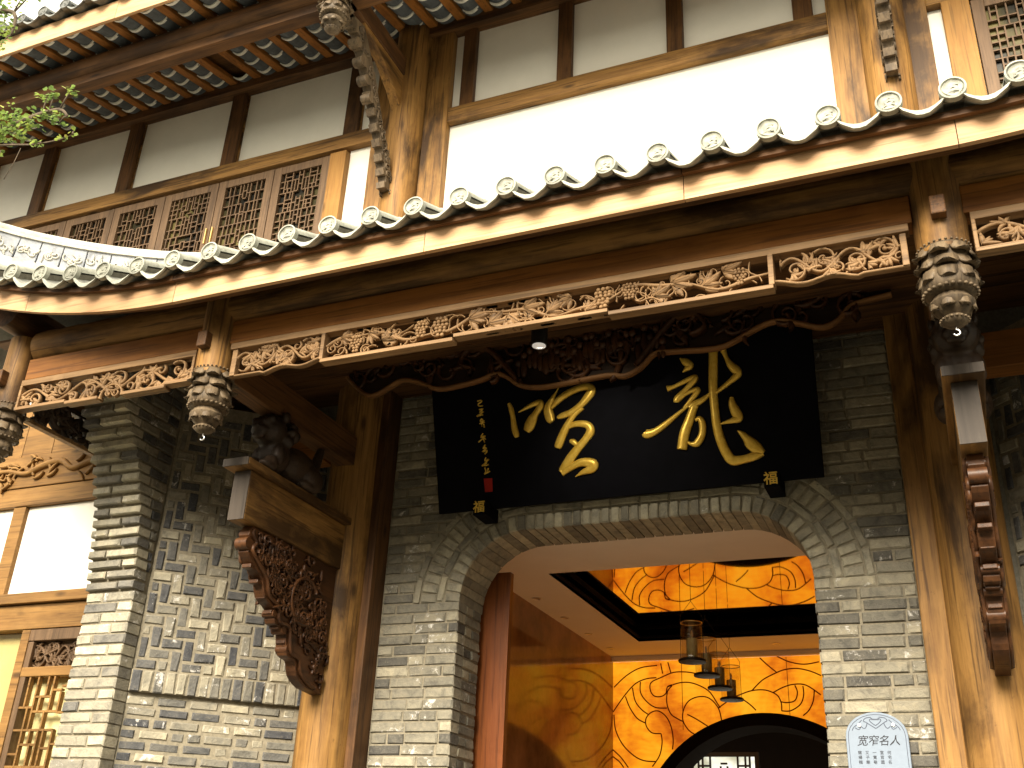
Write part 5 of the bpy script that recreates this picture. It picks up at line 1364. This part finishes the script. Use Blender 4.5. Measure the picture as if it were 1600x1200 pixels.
# pendant candle lamps
def pendant(x, y, z, lab):
    t_ = thing('pendant_lamp', lab, 'lamp', (x, y, z), 'row of candle lamps hanging inside the gate room')
    c = (x, y, z)
    b = MB(); b.lathe([(.06, -.018), (.105, -.014), (.108, 0), (.1, .008), (.045, .012)], c, 28); b.build('dish', 'lamp_black', t_, auto=40)
    b = MB(); b.lathe([(.043, .01), (.043, .165), (.02, .172)], c, 18); ca = b.build('candle', 'candle_wax', t_, auto=40)
    b = MB(); b.lathe([(.004, .17), (.012, .19), (.009, .215), (.001, .235)], c, 10); b.build('bulb', 'brass', ca, smooth=True)
    b = MB(); v = []; f = []; m_ = 24
    for zz, rr in ((.012, .082), (.285, .082), (.285, .078), (.012, .078)):
        for j in range(m_): v.append((x + rr * math.cos(2 * math.pi * j / m_), y + rr * math.sin(2 * math.pi * j / m_), z + zz))
    for i in range(3):
        for j in range(m_): f.append((i * m_ + j, i * m_ + (j + 1) % m_, (i + 1) * m_ + (j + 1) % m_, (i + 1) * m_ + j))
    b.add(v, f); b.build('glass_chimney', 'clear_glass', t_, smooth=True)
    b = MB(); b.tube([(x + .082 * math.cos(a), y + .082 * math.sin(a), z + .288) for a in [i * R(15) for i in range(25)]], .004, 6); b.build('rim', 'brass', t_, smooth=True)
    b = MB()
    for a in (.5, 3.64): b.tube([(x + .09 * math.cos(a), y + .09 * math.sin(a), z + .01), (x + .088 * math.cos(a), y + .088 * math.sin(a), z + .34), (x, y, z + .46), (x, y, RZ + .14)], .0022, 5)
    b.build('suspension_wires', 'lamp_black', t_)
names = ['nearest and highest candle lamp of the row inside the arch', 'second candle lamp of the row inside the arch', 'third candle lamp of the row inside the arch', 'farthest candle lamp of the row inside the arch']
for i, lab in enumerate(names): pendant(-1.93 - .022 * i, 8.0 + .577 * i, 3.245, lab)

# ================================================================== tree reaching in at the left
tr = thing('tree', 'leafy tree branch with bright green leaves reaching in from the left', 'tree', (-6.3, 2.5, 0))
rg = random.Random(15); mb = MB()
mb.tube(smooth_path([(-6.3, 2.5, 0), (-6.25, 2.5, 1.5), (-6.35, 2.55, 3.2), (-6.2, 2.6, 4.8), (-6.1, 2.5, 6.5), (-6.2, 2.4, 8.4)], 4), [.17 - .006 * i for i in range(21)], 10)
mb.build('trunk', 'bark', tr, smooth=True)
tw = MB(); leaves = MB(); tips = []
def limb(pts, r0): 
    p = smooth_path(pts, 4); tw.tube(p, [r0 * (1 - .8 * i / len(p)) for i in range(len(p))], 6); return p
def spray(c, n, sp, size=.034):
    for i in range(n):
        d = Vector((rg.gauss(0, 1), rg.gauss(0, 1), rg.gauss(0, .6))); p = Vector(c) + d * sp * .5
        up = Vector((rg.gauss(0, .5), rg.gauss(-.3, .5), 1)).normalized(); a = up.orthogonal().normalized()
        a = (Matrix.Rotation(rg.uniform(0, 6.28), 3, up) @ a); b = up.cross(a); s_ = size * rg.uniform(.6, 1.25)
        k_ = rg.uniform(-.25, .35)
        leaves.add([p, p + a * s_ * .55 + b * s_ * .42 + up * s_ * k_ * .5, p + a * s_ * .95 + b * s_ * .20, p + a * s_ * .85 + up * s_ * k_ * .2, p + a * s_ * .95 - b * s_ * .22, p + a * s_ * .55 - b * s_ * .45 + up * s_ * k_ * .5], [(0, 5, 4, 3), (0, 3, 2, 1)])
def lit_branch(p, cl):
    for c, n, sp in cl:
        spray(c, int(n * 1.2), sp, .030)
        q = min(p, key=lambda a: (Vector(a) - Vector(c)).length)
        mid = (Vector(q) + Vector(c)) / 2 + Vector((0, 0, .02)); tw.tube([q, mid, c], [.006, .004, .0025], 5)
p = limb([(-6.2, 2.6, 4.7), (-5.6, 2.9, 5.0), (-5.1, 3.1, 5.25), (-4.8, 3.2, 5.38), (-4.5, 3.22, 5.46), (-4.28, 3.2, 5.43), (-4.2, 3.2, 5.36)], .03)
lit_branch(p, [((-4.74, 3.2, 5.46), 60, .09), ((-4.66, 3.2, 5.50), 46, .08), ((-4.60, 3.22, 5.43), 40, .08), ((-4.70, 3.18, 5.36), 40, .08), ((-4.58, 3.2, 5.34), 30, .07), ((-4.50, 3.2, 5.40), 24, .06), ((-4.44, 3.22, 5.58), 26, .045), ((-4.36, 3.2, 5.56), 18, .035), ((-4.40, 3.2, 5.43), 18, .05), ((-4.33, 3.2, 5.41), 12, .04), ((-4.26, 3.2, 5.39), 12, .035), ((-4.23, 3.2, 5.55), 16, .03), ((-4.25, 3.2, 5.33), 8, .03), ((-4.86, 3.2, 5.3), 50, .09), ((-4.78, 3.2, 5.25), 30, .07), ((-4.72, 3.2, 5.17), 14, .05), ((-4.95, 3.15, 5.45), 60, .12)])
p = limb([(-4.9, 3.15, 5.30), (-4.6, 3.2, 5.27), (-4.4, 3.2, 5.22), (-4.2, 3.2, 5.20), (-4.12, 3.2, 5.21)], .008)
lit_branch(p, [((-4.37, 3.2, 5.21), 12, .035), ((-4.18, 3.2, 5.20), 6, .02), ((-4.12, 3.2, 5.22), 5, .015)])
tw.tube([(-4.5, 3.2, 5.22), (-4.52, 3.2, 5.12), (-4.56, 3.2, 5.02)], .0025, 4); tw.tube([(-4.66, 3.2, 5.25), (-4.66, 3.2, 5.1), (-4.72, 3.2, 4.98)], .0025, 4)
p = limb([(-6.1, 2.5, 6.3), (-5.6, 2.9, 6.45), (-5.2, 3.15, 6.45), (-4.95, 3.2, 6.4), (-4.9, 3.2, 6.2)], .03)
lit_branch(p, [((-5.06, 3.2, 6.48), 50, .10), ((-5.02, 3.2, 6.36), 30, .07), ((-4.98, 3.2, 6.26), 24, .06), ((-4.92, 3.2, 6.50), 20, .07), ((-4.80, 3.2, 6.52), 16, .06), ((-4.97, 3.2, 6.14), 10, .04), ((-5.15, 3.15, 6.3), 50, .12)])
for i in range(26):
    c = (-6.2 + rg.gauss(0, .7), 2.2 + rg.gauss(0, .6), rg.uniform(6.8, 9.2)); limb([(-6.15, 2.5, c[2] - .8), ((c[0] - 6.15) / 2, (c[1] + 2.5) / 2, c[2] - .3), c], .02); spray(c, 60, .5, .05)
tw.build('branches', 'bark', tr, smooth=True)
leaves.build('crown', 'leaf_green', tr)

for o in bpy.data.objects:
    b = o.name.split('.')[0]
    if o.parent and b in ('vine', 'scrollwork', 'relief', 'relief_scrolls', 'relief_figures', 'lattice', 'rosette', 'fretwork', 'line_pattern', 'transom_carving', 'relief_dragon', 'ridge_carving', 'branches', 'cove', 'engraved_ornament', 'suspension_wires'): o['kind'] = 'stuff'
